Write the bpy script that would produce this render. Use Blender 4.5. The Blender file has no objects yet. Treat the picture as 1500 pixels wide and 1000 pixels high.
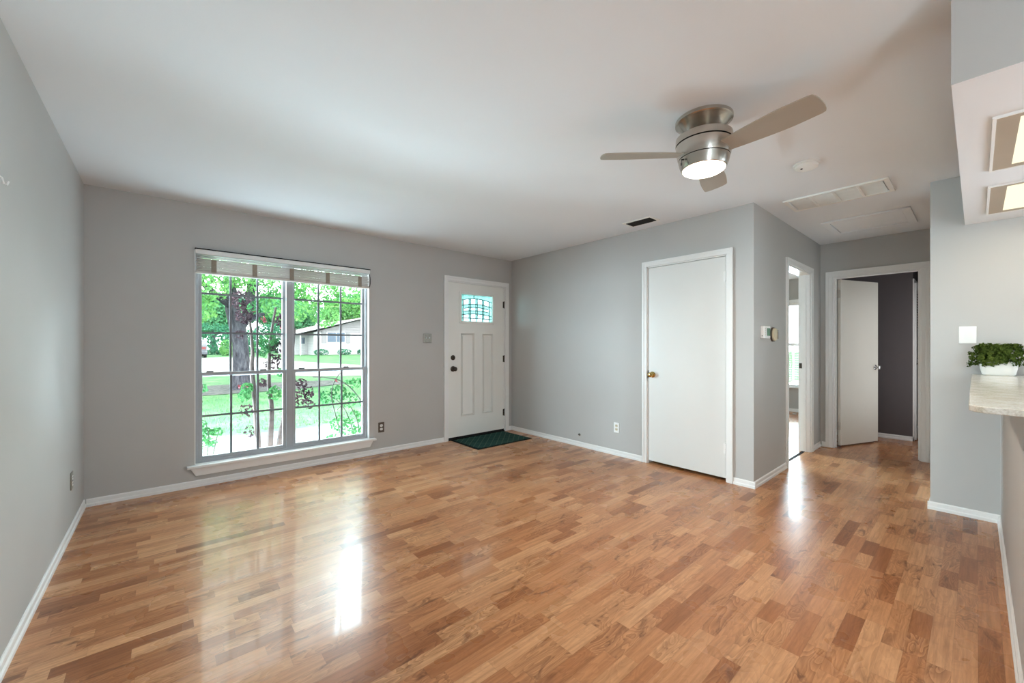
import bpy, bmesh, math, random
import numpy as np
from mathutils import Vector, Matrix

random.seed(7)
rng = np.random.default_rng(7)
SC = bpy.context.scene
COL = SC.collection
PI = math.pi

# ------------------------------------------------------------------ camera
CAM = Vector((-3.8022, -4.4074, 1.2227))
YAW = 0.8579
cd = bpy.data.cameras.new('camera')
cd.sensor_width = 36.0
cd.lens = 588.53 / 1500 * 36.0
cd.shift_y = 5.42 / 1500
cd.clip_start = 0.02
cd.clip_end = 300
camera = bpy.data.objects.new('camera', cd)
COL.objects.link(camera)
camera.location = CAM
camera.rotation_euler = (PI / 2, 0, YAW - PI / 2)
SC.camera = camera

# ------------------------------------------------------------------ world, sun, daylight and fill lamps, exposure
SKY = 7.0
world = bpy.data.worlds.new('overcast_sky')
SC.world = world
world.use_nodes = True
wn = world.node_tree.nodes
wn['Background'].inputs[0].default_value = (0.93, 0.98, 1.0, 1)
wn['Background'].inputs[1].default_value = SKY


def lamp(name, kind, loc, energy, color=(1, 1, 1), rot=(0, 0, 0), size=0.1, size_y=None, spread=None):
    ld = bpy.data.lights.new(name, kind)
    ld.energy = energy
    ld.color = color
    if kind == 'AREA':
        ld.shape = 'DISK' if size_y is None else 'RECTANGLE'
        ld.size = size
        if size_y is not None:
            ld.size_y = size_y
        if spread is not None:
            ld.spread = spread
    elif kind == 'SUN':
        ld.angle = size
    else:
        ld.shadow_soft_size = size
    o = bpy.data.objects.new(name, ld)
    COL.objects.link(o)
    o.location = loc
    o.rotation_euler = rot
    return o


lamp('sun', 'SUN', (0, 0, 20), 2.0, (1.0, 0.96, 0.9), (math.radians(38), 0, math.radians(12)), math.radians(6))
def aimed(loc, target):
    return (Vector(target) - Vector(loc)).to_track_quat('-Z', 'Y').to_euler()


DAY = (0.70, 0.87, 1.0)
# unseen fill lamps added outside the front window to brighten the room
lamp('fill_front_left', 'AREA', (-7.4, 2.2, 1.7), 9000, DAY, aimed((-7.4, 2.1, 1.8), (-1.0, -1.1, 1.25)), 3.8, 2.6)
lamp('fill_front_right', 'AREA', (0.3, 3.8, 4.2), 760, DAY, aimed((0.3, 3.8, 4.2), (-3.2, -1.6, 0.4)), 3.0, 2.2)
# unseen fill lamp added below the sill, standing in for ground bounce
lamp('fill_ground_bounce', 'AREA', (-2.85, 0.62, -0.12), 700, DAY, (PI, 0, 0), 2.6, 0.9)
# fill lamp in an added side doorway, to brighten the open hall door
lamp('fill_back_hall', 'AREA', (2.84, -4.24, 1.1), 4.6, (0.96, 0.97, 1.0), (PI / 2, 0, 0), 0.7, 1.6)
# daylight through the bedroom window
lamp('daylight_bedroom', 'AREA', (6.6, -2.17, 2.0), 900, DAY, aimed((6.6, -2.17, 2.0), (4.0, -2.17, 1.0)), 2.6, 2.4)
# fill lamp outside the added bedroom window, to brighten the hall
lamp('fill_bedroom_front', 'AREA', (2.3, 2.4, 2.4), 520, DAY, aimed((2.3, 2.4, 2.4), (1.3, -4.1, 0.7)), 2.4, 2.0)
# fill lamp at the added glass door in the left wall, behind the camera
lamp('fill_side_door', 'AREA', (-4.25, -6.5, 1.1), 34, DAY, (0, -PI / 2, 0), 1.9, 0.8)
# unseen fill lamp added on the kitchen side, with no window behind it
lamp('fill_kitchen', 'AREA', (0.50, -6.2, 1.5), 66, DAY, (0, PI / 2, 0), 1.0, 1.0)

SC.view_settings.view_transform = 'Standard'
SC.view_settings.look = 'None'
SC.view_settings.gamma = 1.0
SC.view_settings.use_curve_mapping = False
SC.view_settings.exposure = 0.3


# ------------------------------------------------------------------ materials
def srgb(r, g, b):
    def f(c):
        c /= 255.0
        return c / 12.92 if c <= 0.04045 else ((c + 0.055) / 1.055) ** 2.4
    return (f(r), f(g), f(b), 1)


class NT:
    def __init__(self, mat):
        self.t = mat.node_tree
        self.n = self.t.nodes
        self.n.clear()
        self.out = self.n.new('ShaderNodeOutputMaterial')

    def new(self, typ, **kw):
        nd = self.n.new(typ)
        for k, v in kw.items():
            setattr(nd, k, v)
        return nd

    def link(self, a, b):
        self.t.links.new(a, b)

    def put(self, sock, v):
        if isinstance(v, bpy.types.NodeSocket):
            self.link(v, sock)
        else:
            sock.default_value = v

    def m(self, op, a, b=None, c=None):
        nd = self.new('ShaderNodeMath', operation=op)
        for i, v in enumerate((a, b, c)):
            if v is not None:
                self.put(nd.inputs[i], v)
        return nd.outputs[0]

    def comb(self, x=0.0, y=0.0, z=0.0):
        nd = self.new('ShaderNodeCombineXYZ')
        for i, v in enumerate((x, y, z)):
            self.put(nd.inputs[i], v)
        return nd.outputs[0]

    def noise(self, vec, scale=5.0, detail=3.0, rough=0.5, dist=0.0):
        nd = self.new('ShaderNodeTexNoise')
        if vec is not None:
            self.link(vec, nd.inputs['Vector'])
        nd.inputs['Scale'].default_value = scale
        nd.inputs['Detail'].default_value = detail
        nd.inputs['Roughness'].default_value = rough
        nd.inputs['Distortion'].default_value = dist
        return nd.outputs[0]

    def white(self, vec):
        nd = self.new('ShaderNodeTexWhiteNoise', noise_dimensions='3D')
        self.link(vec, nd.inputs['Vector'])
        return nd.outputs['Value']

    def ramp(self, fac, stops, interp='LINEAR'):
        nd = self.new('ShaderNodeValToRGB')
        cr = nd.color_ramp
        cr.interpolation = interp
        while len(cr.elements) < len(stops):
            cr.elements.new(0.5)
        for e, (p, c) in zip(cr.elements, stops):
            e.position = p
            e.color = c
        self.put(nd.inputs[0], fac)
        return nd.outputs[0]

    def mix(self, fac, a, b, blend='MIX'):
        nd = self.new('ShaderNodeMix', data_type='RGBA', blend_type=blend)
        self.put(nd.inputs[0], fac)
        self.put(nd.inputs[6], a)
        self.put(nd.inputs[7], b)
        return nd.outputs[2]

    def maprange(self, v, a, b, c, d):
        nd = self.new('ShaderNodeMapRange')
        for i, x in enumerate((v, a, b, c, d)):
            self.put(nd.inputs[i], x)
        return nd.outputs[0]

    def pos(self):
        return self.new('ShaderNodeNewGeometry').outputs['Position']

    def obj(self):
        return self.new('ShaderNodeTexCoord').outputs['Object']

    def principled(self, color, rough=0.5, metal=0.0, spec=0.5, coat=0.0, coat_rough=0.05, normal=None):
        p = self.new('ShaderNodeBsdfPrincipled')
        self.put(p.inputs['Base Color'], color)
        self.put(p.inputs['Roughness'], rough)
        p.inputs['Metallic'].default_value = metal
        p.inputs['Specular IOR Level'].default_value = spec
        p.inputs['Coat Weight'].default_value = coat
        p.inputs['Coat Roughness'].default_value = coat_rough
        if normal is not None:
            self.link(normal, p.inputs['Normal'])
        self.link(p.outputs[0], self.out.inputs[0])
        return p

    def bump(self, h, strength=0.1, dist=0.01):
        b = self.new('ShaderNodeBump')
        b.inputs['Strength'].default_value = strength
        b.inputs['Distance'].default_value = dist
        self.link(h, b.inputs['Height'])
        return b.outputs[0]


MATS = {}


def newmat(name):
    m = bpy.data.materials.new(name)
    m.use_nodes = True
    MATS[name] = m
    return m


def paint(name, col, rough=0.6, spec=0.3, var=0.03, scale=3.0, bump=0.03, metal=0.0, bscale=180.0, coat=0.0):
    """one colour with a slight mottling and a fine orange-peel bump"""
    m = newmat(name)
    t = NT(m)
    p = t.pos()
    n = t.noise(p, scale, 3)
    lo = tuple(c * (1 - var) for c in col[:3]) + (1,)
    hi = tuple(min(1, c * (1 + var)) for c in col[:3]) + (1,)
    c = t.ramp(n, [(0.3, lo), (0.7, hi)])
    nb = t.bump(t.noise(p, bscale, 2), bump, 0.002) if bump else None
    t.principled(c, rough, metal, spec, coat, 0.05, nb)
    return m


def emis(name, col, strength):
    m = newmat(name)
    t = NT(m)
    e = t.new('ShaderNodeEmission')
    e.inputs[0].default_value = col
    e.inputs[1].default_value = strength
    t.link(e.outputs[0], t.out.inputs[0])
    return m


WALLC = srgb(193, 191, 188)
paint('wall_paint', WALLC, 0.55, 0.35, 0.015, 2.0, 0.06)
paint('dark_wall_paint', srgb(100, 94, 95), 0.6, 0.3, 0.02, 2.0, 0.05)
paint('ceiling_paint', srgb(237, 239, 242), 0.8, 0.2, 0.01, 2.0, 0.08, bscale=90)
paint('white_trim', srgb(243, 242, 240), 0.35, 0.45, 0.01, 4.0, 0.02)
paint('door_white', srgb(232, 232, 229), 0.38, 0.45, 0.012, 3.0, 0.03)
paint('front_door_paint', srgb(243, 242, 237), 0.4, 0.45, 0.012, 3.0, 0.03)
paint('hall_door_paint', srgb(228, 225, 214), 0.4, 0.45, 0.02, 2.0, 0.03)
paint('window_metal', srgb(168, 170, 174), 0.45, 0.5, 0.03, 8.0, 0.0)
paint('muntin_metal', srgb(120, 124, 130), 0.5, 0.4, 0.03, 8.0, 0.0)
paint('blind_slat', srgb(214, 206, 200), 0.5, 0.35, 0.05, 14.0, 0.0)
paint('blind_tape', srgb(156, 144, 130), 0.9, 0.1, 0.1, 60.0, 0.0)
paint('black_shadow_gap', srgb(28, 27, 26), 0.8, 0.2, 0.05, 10.0, 0.0)
paint('bronze', srgb(74, 68, 62), 0.35, 0.5, 0.1, 30.0, 0.0, metal=0.9)
paint('nickel', srgb(176, 170, 162), 0.3, 0.5, 0.04, 30.0, 0.0, metal=1.0)
paint('chrome', srgb(205, 205, 205), 0.12, 0.5, 0.02, 30.0, 0.0, metal=1.0)
paint('brass', srgb(200, 170, 105), 0.2, 0.5, 0.04, 30.0, 0.0, metal=1.0)
paint('white_plastic', srgb(247, 246, 243), 0.35, 0.45, 0.01, 8.0, 0.0)
paint('cream_plastic', srgb(220, 208, 180), 0.4, 0.45, 0.02, 8.0, 0.0)
paint('brown_plate', srgb(88, 74, 62), 0.4, 0.5, 0.05, 20.0, 0.0)
paint('steel_plate', srgb(146, 140, 130), 0.35, 0.5, 0.03, 20.0, 0.0, metal=0.7)
paint('lcd_green', srgb(96, 140, 112), 0.2, 0.5, 0.1, 60.0, 0.0)
paint('black_plastic', srgb(26, 25, 25), 0.5, 0.4, 0.05, 20.0, 0.0)
paint('vent_dark', srgb(52, 48, 44), 0.8, 0.2, 0.1, 20.0, 0.0)
paint('grille_white', srgb(240, 238, 233), 0.5, 0.3, 0.03, 20.0, 0.0)
paint('lamp_frame_tan', srgb(178, 162, 142), 0.5, 0.3, 0.03, 6.0, 0.0)
paint('pot_white', srgb(240, 240, 236), 0.35, 0.5, 0.01, 6.0, 0.0)
paint('soil', srgb(60, 46, 34), 0.95, 0.1, 0.3, 60.0, 0.2)
paint('lead_came', srgb(44, 70, 70), 0.5, 0.4, 0.1, 40.0, 0.0)
paint('mat_border', srgb(22, 30, 28), 0.95, 0.1, 0.1, 80.0, 0.2)
paint('concrete', srgb(88, 85, 85), 0.9, 0.2, 0.06, 3.0, 0.1)
paint('asphalt_pale', srgb(124, 122, 121), 0.9, 0.2, 0.05, 1.0, 0.1)
paint('siding', srgb(128, 122, 126), 0.8, 0.2, 0.03, 2.0, 0.0)
paint('roof_shingle', srgb(110, 100, 98), 0.9, 0.1, 0.1, 6.0, 0.0)
paint('fascia_white', srgb(176, 176, 176), 0.7, 0.2, 0.02, 2.0, 0.0)
paint('shutter_grey', srgb(118, 114, 118), 0.7, 0.2, 0.03, 4.0, 0.0)
paint('house_glass', srgb(44, 62, 84), 0.15, 0.5, 0.1, 2.0, 0.0)
paint('car_paint', srgb(62, 64, 74), 0.25, 0.5, 0.03, 2.0, 0.0, coat=0.5)
paint('car_glass', srgb(40, 46, 56), 0.1, 0.5, 0.05, 2.0, 0.0)
paint('car_light_red', srgb(104, 36, 40), 0.25, 0.5, 0.05, 9.0, 0.0)
paint('tyre', srgb(40, 40, 42), 0.85, 0.2, 0.1, 9.0, 0.0)
paint('plate_white', srgb(226, 226, 226), 0.4, 0.4, 0.02, 9.0, 0.0)
paint('stem_brown', srgb(50, 40, 37), 0.9, 0.2, 0.25, 18.0, 0.0)
paint('cane_green', srgb(42, 44, 34), 0.8, 0.2, 0.2, 18.0, 0.0)
paint('petal_red', srgb(104, 34, 42), 0.7, 0.2, 0.2, 30.0, 0.0)


def brushed(name, col, rough):
    m = newmat(name)
    t = NT(m)
    s = t.new('ShaderNodeSeparateXYZ')
    t.link(t.pos(), s.inputs[0])
    v = t.comb(t.m('MULTIPLY', s.outputs[0], 3.0), t.m('MULTIPLY', s.outputs[1], 3.0), t.m('MULTIPLY', s.outputs[2], 160.0))
    n = t.noise(v, 2.0, 2)
    c = t.ramp(n, [(0.3, tuple(x * 0.95 for x in col[:3]) + (1,)), (0.7, col)])
    r = t.maprange(n, 0.3, 0.7, rough - 0.01, rough + 0.02)
    t.principled(c, r, 1.0, 0.5)
    return m


brushed('brushed_nickel', srgb(196, 188, 178), 0.24)
paint('blade_silver', srgb(176, 166, 152), 0.42, 0.4, 0.02, 5.0, 0.0, metal=0.25)


def floor_material():
    m = newmat('laminate_floor')
    t = NT(m)
    sep = t.new('ShaderNodeSeparateXYZ')
    t.link(t.pos(), sep.inputs[0])
    x, y = sep.outputs[0], sep.outputs[1]
    W = 0.0655
    yy = t.m('DIVIDE', t.m('ADD', y, 20.0), W)
    row = t.m('FLOOR', yy)
    fy = t.m('FRACT', yy)
    r1 = t.white(t.comb(row, 3.1, 0.0))
    r2 = t.white(t.comb(row, 17.7, 2.0))
    L = t.m('MULTIPLY_ADD', r2, 0.17, 0.21)
    xs = t.m('ADD', t.m('DIVIDE', x, L), t.m('MULTIPLY', r1, 11.0))
    # uneven strip lengths along a row
    xs = t.m('ADD', xs, t.m('MULTIPLY', t.m('SINE', t.m('MULTIPLY', xs, 2.3)), 0.22))
    seg = t.m('FLOOR', xs)
    fx = t.m('FRACT', xs)
    v1 = t.white(t.comb(row, seg, 1.0))
    v2 = t.white(t.comb(row, seg, 9.0))
    tone = t.ramp(v1, [(0.0, srgb(216, 163, 119)), (0.35, srgb(206, 149, 105)), (0.75, srgb(196, 136, 92)),
                       (0.92, srgb(178, 117, 74)), (1.0, srgb(150, 93, 55))])
    ox = t.m('MULTIPLY', v2, 40.0)
    oy = t.m('MULTIPLY', v1, 30.0)
    # fine grain along the strip
    g = t.noise(t.comb(t.m('MULTIPLY_ADD', x, 4.0, ox), t.m('MULTIPLY_ADD', y, 70.0, oy), v2), 1.0, 4, 0.6, 0.2)
    gc = t.ramp(g, [(0.3, (0.74, 0.70, 0.65, 1)), (0.62, (1.04, 1.04, 1.04, 1))])
    col = t.mix(1.0, tone, gc, 'MULTIPLY')
    # cathedral figure: contour lines of a slow noise
    q = t.noise(t.comb(t.m('MULTIPLY_ADD', x, 4.2, ox), t.m('MULTIPLY_ADD', y, 15.0, oy), v1), 1.0, 1.5, 0.45, 0.5)
    bands = t.m('FRACT', t.m('MULTIPLY', q, 13.0))
    line = t.m('MINIMUM', t.maprange(bands, 0.0, 0.12, 0.0, 1.0), t.maprange(bands, 0.12, 1.0, 1.0, 0.35))
    line = t.m('SUBTRACT', 1.0, t.m('MULTIPLY', t.m('SUBTRACT', 1.0, line), t.maprange(v2, 0.25, 1.0, 0.10, 0.52)))
    lc = t.comb(line, t.m('POWER', line, 1.25), t.m('POWER', line, 1.5))
    col = t.mix(1.0, col, lc, 'MULTIPLY')
    # dark knots and flame marks, only on some strips
    k = t.noise(t.comb(t.m('MULTIPLY_ADD', x, 7.0, oy), t.m('MULTIPLY_ADD', y, 22.0, ox), v2), 1.0, 3, 0.55, 0.9)
    kf = t.m('MULTIPLY', t.maprange(k, 0.57, 0.72, 0.0, 0.85), t.maprange(v2, 0.3, 0.65, 0.2, 1.0))
    col = t.mix(kf, col, srgb(112, 68, 40))
    # seams
    ey = t.m('MINIMUM', fy, t.m('SUBTRACT', 1.0, fy))
    ex = t.m('MULTIPLY', t.m('MINIMUM', fx, t.m('SUBTRACT', 1.0, fx)), L)
    e = t.m('MINIMUM', t.maprange(ey, 0.0, 0.03, 0.84, 1.0), t.maprange(ex, 0.0, 0.002, 0.84, 1.0))
    col = t.mix(1.0, col, t.comb(e, e, e), 'MULTIPLY')
    rr = t.noise(t.pos(), 2.5, 3)
    rough = t.maprange(rr, 0.3, 0.7, 0.24, 0.34)
    nb = t.bump(t.m('ADD', t.m('MULTIPLY', g, 0.3), e), 0.05, 0.001)
    t.principled(col, rough, 0.0, 0.32, 0.2, 0.06, nb)
    return m


floor_material()


def mat_rug():
    m = newmat('mat_green')
    t = NT(m)
    sep = t.new('ShaderNodeSeparateXYZ')
    t.link(t.pos(), sep.inputs[0])
    a = t.m('ADD', sep.outputs[0], sep.outputs[1])
    b = t.m('SUBTRACT', sep.outputs[0], sep.outputs[1])
    la = t.m('FRACT', t.m('MULTIPLY', a, 11.0))
    lb = t.m('FRACT', t.m('MULTIPLY', b, 11.0))
    ln = t.m('MAXIMUM', t.m('LESS_THAN', la, 0.16), t.m('LESS_THAN', lb, 0.16))
    n = t.noise(t.pos(), 160.0, 2)
    base = t.ramp(n, [(0.3, srgb(20, 50, 50)), (0.7, srgb(38, 76, 70))])
    c = t.mix(t.m('MULTIPLY', ln, 0.75), base, srgb(84, 104, 88))
    t.principled(c, 0.95, 0, 0.1, normal=t.bump(n, 0.5, 0.004))


mat_rug()


def glass(name, tint, gloss=0.06):
    m = newmat(name)
    t = NT(m)
    tr = t.new('ShaderNodeBsdfTransparent')
    tr.inputs[0].default_value = tint
    gl = t.new('ShaderNodeBsdfGlossy')
    gl.inputs['Roughness'].default_value = 0.02
    fr = t.new('ShaderNodeFresnel')
    fr.inputs[0].default_value = 1.4
    mx = t.new('ShaderNodeMixShader')
    t.link(t.m('MULTIPLY', fr.outputs[0], 0.8), mx.inputs[0])
    t.link(tr.outputs[0], mx.inputs[1])
    t.link(gl.outputs[0], mx.inputs[2])
    t.link(mx.outputs[0], t.out.inputs[0])
    return m


glass('clear_glass', (0.94, 0.98, 0.965, 1))


def art_glass(name, tint, diff, f):
    m = newmat(name)
    t = NT(m)
    tr = t.new('ShaderNodeBsdfTransparent')
    tr.inputs[0].default_value = tint
    tl = t.new('ShaderNodeBsdfTranslucent')
    n = t.noise(t.pos(), 60.0, 3)
    c = t.ramp(n, [(0.3, tuple(x * 0.8 for x in diff[:3]) + (1,)), (0.7, diff)])
    t.link(c, tl.inputs[0])
    mx = t.new('ShaderNodeMixShader')
    mx.inputs[0].default_value = f
    t.link(tr.outputs[0], mx.inputs[1])
    t.link(tl.outputs[0], mx.inputs[2])
    t.link(mx.outputs[0], t.out.inputs[0])
    return m


art_glass('art_glass_clear', (0.55, 0.62, 0.62, 1), (0.30, 0.35, 0.35, 1), 0.6)
art_glass('art_glass_mint', (0.28, 0.44, 0.41, 1), (0.22, 0.32, 0.30, 1), 0.6)


def leafmat(name, c1, c2, trans=0.4):
    m = newmat(name)
    t = NT(m)
    n = t.noise(t.pos(), 9.0, 2)
    w = t.noise(t.pos(), 1.3, 2)
    f = t.m('MULTIPLY_ADD', n, 0.6, t.m('MULTIPLY', w, 0.4))
    c = t.ramp(f, [(0.35, c1), (0.65, c2)])
    d = t.new('ShaderNodeBsdfDiffuse')
    tl = t.new('ShaderNodeBsdfTranslucent')
    t.link(c, d.inputs[0])
    t.link(c, tl.inputs[0])
    mx = t.new('ShaderNodeMixShader')
    mx.inputs[0].default_value = trans
    t.link(d.outputs[0], mx.inputs[1])
    t.link(tl.outputs[0], mx.inputs[2])
    t.link(mx.outputs[0], t.out.inputs[0])
    return m


leafmat('leaf_fresh', srgb(54, 114, 66), srgb(126, 174, 100))
leafmat('leaf_mint', srgb(58, 116, 84), srgb(108, 164, 118))
leafmat('leaf_deep', srgb(40, 92, 72), srgb(78, 134, 102))
leafmat('leaf_rose', srgb(24, 52, 30), srgb(48, 82, 46))
leafmat('leaf_burgundy', srgb(26, 18, 22), srgb(48, 36, 38), 0.2)
leafmat('leaf_succulent', srgb(26, 44, 16), srgb(98, 116, 54), 0.1)
leafmat('grass_blade', srgb(62, 106, 62), srgb(98, 136, 84))


def lawnmat():
    m = newmat('lawn_green')
    t = NT(m)
    n = t.noise(t.pos(), 1.2, 4)
    n2 = t.noise(t.pos(), 24.0, 3)
    f = t.m('MULTIPLY_ADD', n, 0.55, t.m('MULTIPLY', n2, 0.45))
    c = t.ramp(f, [(0.36, srgb(48, 84, 54)), (0.52, srgb(66, 99, 66)), (0.66, srgb(98, 118, 82))])
    t.principled(c, 0.95, 0, 0.1, normal=t.bump(n2, 0.6, 0.03))


lawnmat()


def barkmat():
    m = newmat('bark')
    t = NT(m)
    s = t.new('ShaderNodeSeparateXYZ')
    t.link(t.obj(), s.inputs[0])
    v = t.comb(t.m('MULTIPLY', s.outputs[0], 16.0), t.m('MULTIPLY', s.outputs[1], 16.0), t.m('MULTIPLY', s.outputs[2], 4.0))
    n = t.noise(v, 1.0, 4, 0.6, 0.6)
    c = t.ramp(n, [(0.35, srgb(32, 31, 36)), (0.5, srgb(56, 54, 61)), (0.7, srgb(84, 81, 86))])
    t.principled(c, 0.95, 0, 0.15, normal=t.bump(n, 0.7, 0.03))


barkmat()


def gravelmat():
    m = newmat('gravel')
    t = NT(m)
    v = t.new('ShaderNodeTexVoronoi')
    v.inputs['Scale'].default_value = 9.0
    t.link(t.pos(), v.inputs['Vector'])
    c = t.ramp(v.outputs['Color'], [(0.0, srgb(42, 44, 44)), (1.0, srgb(84, 84, 82))])
    t.principled(c, 0.95, 0, 0.15, normal=t.bump(v.outputs['Distance'], 0.8, 0.05))


gravelmat()


def brickmat():
    m = newmat('white_brick')
    t = NT(m)
    s = t.new('ShaderNodeSeparateXYZ')
    t.link(t.pos(), s.inputs[0])
    b = t.new('ShaderNodeTexBrick')
    t.link(t.comb(s.outputs[0], s.outputs[2], 0.0), b.inputs['Vector'])
    b.inputs['Scale'].default_value = 2.4
    b.inputs['Color1'].default_value = srgb(170, 169, 172)
    b.inputs['Color2'].default_value = srgb(160, 159, 163)
    b.inputs['Mortar'].default_value = srgb(148, 147, 149)
    b.inputs['Mortar Size'].default_value = 0.012
    t.principled(b.outputs[0], 0.9, 0, 0.2)


brickmat()


def quartzmat():
    m = newmat('quartz')
    t = NT(m)
    n = t.noise(t.pos(), 14.0, 5, 0.7)
    n2 = t.noise(t.pos(), 160.0, 2, 0.6)
    f = t.m('MULTIPLY_ADD', n, 0.55, t.m('MULTIPLY', n2, 0.45))
    c = t.ramp(f, [(0.36, srgb(190, 182, 168)), (0.5, srgb(216, 210, 198)), (0.64, srgb(234, 230, 222))])
    t.principled(c, 0.16, 0, 0.5)


quartzmat()
emis('fan_glow', (1.0, 0.93, 0.78, 1), 5.0)
emis('fluorescent_glow', (1.0, 0.93, 0.66, 1), 1.05)


# ------------------------------------------------------------------ mesh helpers
class MB:
    """collects verts and faces in world space, builds one mesh object"""

    def __init__(self):
        self.v = []
        self.f = []
        self.mi = []
        self.smooth = []

    def add(self, verts, faces, mi=0, smooth=False):
        o = len(self.v)
        self.v += [tuple(p) for p in verts]
        self.f += [tuple(i + o for i in fc) for fc in faces]
        self.mi += [mi] * len(faces)
        self.smooth += [smooth] * len(faces)
        return self

    def box(self, x0, x1, y0, y1, z0, z1, mi=0, M=None, skip=()):
        x0, x1 = sorted((x0, x1)); y0, y1 = sorted((y0, y1)); z0, z1 = sorted((z0, z1))
        v = [Vector(p) for p in ((x0, y0, z0), (x1, y0, z0), (x1, y1, z0), (x0, y1, z0),
                                 (x0, y0, z1), (x1, y0, z1), (x1, y1, z1), (x0, y1, z1))]
        if M is not None:
            v = [M @ p for p in v]
        f = {'b': (0, 3, 2, 1), 't': (4, 5, 6, 7), 'y0': (0, 1, 5, 4), 'x1': (1, 2, 6, 5), 'y1': (2, 3, 7, 6), 'x0': (3, 0, 4, 7)}
        return self.add(v, [f[k] for k in f if k not in skip], mi)

    def prism(self, pts, axis, a, b, mi=0, M=None, smooth=False):
        """polygon pts (2D) extruded along axis from a to b"""
        def P(p, t):
            if axis == 'x':
                q = Vector((t, p[0], p[1]))
            elif axis == 'y':
                q = Vector((p[0], t, p[1]))
            else:
                q = Vector((p[0], p[1], t))
            return M @ q if M is not None else q
        n = len(pts)
        v = [P(p, a) for p in pts] + [P(p, b) for p in pts]
        f = [tuple(range(n))[::-1], tuple(range(n, 2 * n))]
        self.add(v, f, mi)
        o = len(self.v) - 2 * n
        fs = [(i, (i + 1) % n, n + (i + 1) % n, n + i) for i in range(n)]
        self.f += [tuple(i + o for i in q) for q in fs]
        self.mi += [mi] * n
        self.smooth += [smooth] * n
        return self

    def lathe(self, prof, c, axis=(0, 0, 1), n=32, mi=0, caps=True, smooth=True):
        """prof: (radius, height along axis) from c"""
        c = Vector(c)
        ax = Vector(axis).normalized()
        u = ax.orthogonal().normalized()
        w = ax.cross(u)
        v = []
        for r, h in prof:
            for k in range(n):
                a = 2 * PI * k / n
                v.append(c + ax * h + (u * math.cos(a) + w * math.sin(a)) * r)
        f = []
        for i in range(len(prof) - 1):
            for k in range(n):
                k2 = (k + 1) % n
                f.append((i * n + k, i * n + k2, (i + 1) * n + k2, (i + 1) * n + k))
        self.add(v, f, mi, smooth)
        if caps:
            o = len(self.v) - len(v)
            self.f.append(tuple(o + k for k in range(n))[::-1])
            self.f.append(tuple(o + (len(prof) - 1) * n + k for k in range(n)))
            self.mi += [mi, mi]
            self.smooth += [False, False]
        return self

    def cyl(self, p, q, r, r2=None, n=12, mi=0, smooth=True):
        p, q = Vector(p), Vector(q)
        d = q - p
        return self.lathe([(r, 0), (r if r2 is None else r2, d.length)], p, d, n, mi, True, smooth)

    def tube(self, pts, rad, n=8, mi=0):
        pts = [Vector(p) for p in pts]
        if not hasattr(rad, '__len__'):
            rad = [rad] * len(pts)
        v = []
        ref = None
        for i, p in enumerate(pts):
            d = (pts[min(i + 1, len(pts) - 1)] - pts[max(i - 1, 0)]).normalized()
            if ref is None:
                ref = d.orthogonal().normalized()
            ref = (ref - d * ref.dot(d)).normalized()
            w = d.cross(ref)
            for k in range(n):
                a = 2 * PI * k / n
                v.append(p + (ref * math.cos(a) + w * math.sin(a)) * rad[i])
        f = []
        for i in range(len(pts) - 1):
            for k in range(n):
                k2 = (k + 1) % n
                f.append((i * n + k, i * n + k2, (i + 1) * n + k2, (i + 1) * n + k))
        f.append(tuple(range(n))[::-1])
        f.append(tuple((len(pts) - 1) * n + k for k in range(n)))
        return self.add(v, f, mi, True)

    def build(self, name, mats, parent=None, bevel=0.0, kind=None, label=None, segs=2):
        me = bpy.data.meshes.new(name)
        off = parent_world(parent) if parent is not None else Vector((0, 0, 0))
        me.from_pydata([tuple(Vector(p) - off) for p in self.v], [], self.f)
        if isinstance(mats, str):
            mats = [mats]
        for k in mats:
            me.materials.append(MATS[k])
        me.polygons.foreach_set('material_index', self.mi)
        me.polygons.foreach_set('use_smooth', self.smooth)
        me.update()
        me.set_sharp_from_angle(angle=math.radians(32))
        bm = bmesh.new()
        bm.from_mesh(me)
        bmesh.ops.recalc_face_normals(bm, faces=bm.faces) if len(bm.faces) < 3000 else None
        bm.to_mesh(me)
        bm.free()
        o = bpy.data.objects.new(name, me)
        COL.objects.link(o)
        if parent is not None:
            o.parent = parent
        if bevel:
            md = o.modifiers.new('bevel', 'BEVEL')
            md.width = bevel
            md.segments = segs
            md.limit_method = 'ANGLE'
            md.angle_limit = math.radians(40)
        if kind:
            o['kind'] = kind
        if label:
            o['label'] = label
        return o


def parent_world(o):
    p = Vector((0, 0, 0))
    while o is not None:
        p += o.location
        o = o.parent
    return p


def tag(o, label=None, cat=None, group=None, kind=None):
    if label:
        o['label'] = label
    if cat:
        o['category'] = cat
    if group:
        o['group'] = group
    if kind:
        o['kind'] = kind
    return o


def thing(name, loc, label, cat, group=None, kind=None):
    o = bpy.data.objects.new(name, None)
    o.empty_display_size = 0.05
    COL.objects.link(o)
    o.location = loc
    return tag(o, label, cat, group, kind)


def struct(mb, name, mats, label, cat, bevel=0.0):
    return tag(mb.build(name, mats, None, bevel), label, cat, None, 'structure')


# ------------------------------------------------------------------ room shell
H = 2.44
XL = -4.2645          # left wall face
YH = -3.1634          # hall wall face
XE = 2.2304           # hall end wall face
XD, YD = 0.5317, -4.1799   # wall with the switch
YB = -4.5139          # half wall under the bar
YBACK = -7.2
WT = 0.14

struct(MB().box(XL - 0.14, 5.1, YBACK - 0.1, 0.14, -0.12, 0), 'floor', 'laminate_floor',
       'honey brown wood strip laminate floor', 'floor')
struct(MB().box(XL - 0.14, 5.1, YBACK - 0.1, 0.14, H, H + 0.12), 'ceiling', 'ceiling_paint',
       'smooth white ceiling', 'ceiling')

SY0, SY1, SZ1 = -6.95, -6.05, 2.1      # opening of the added glass door in the left wall
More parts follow.
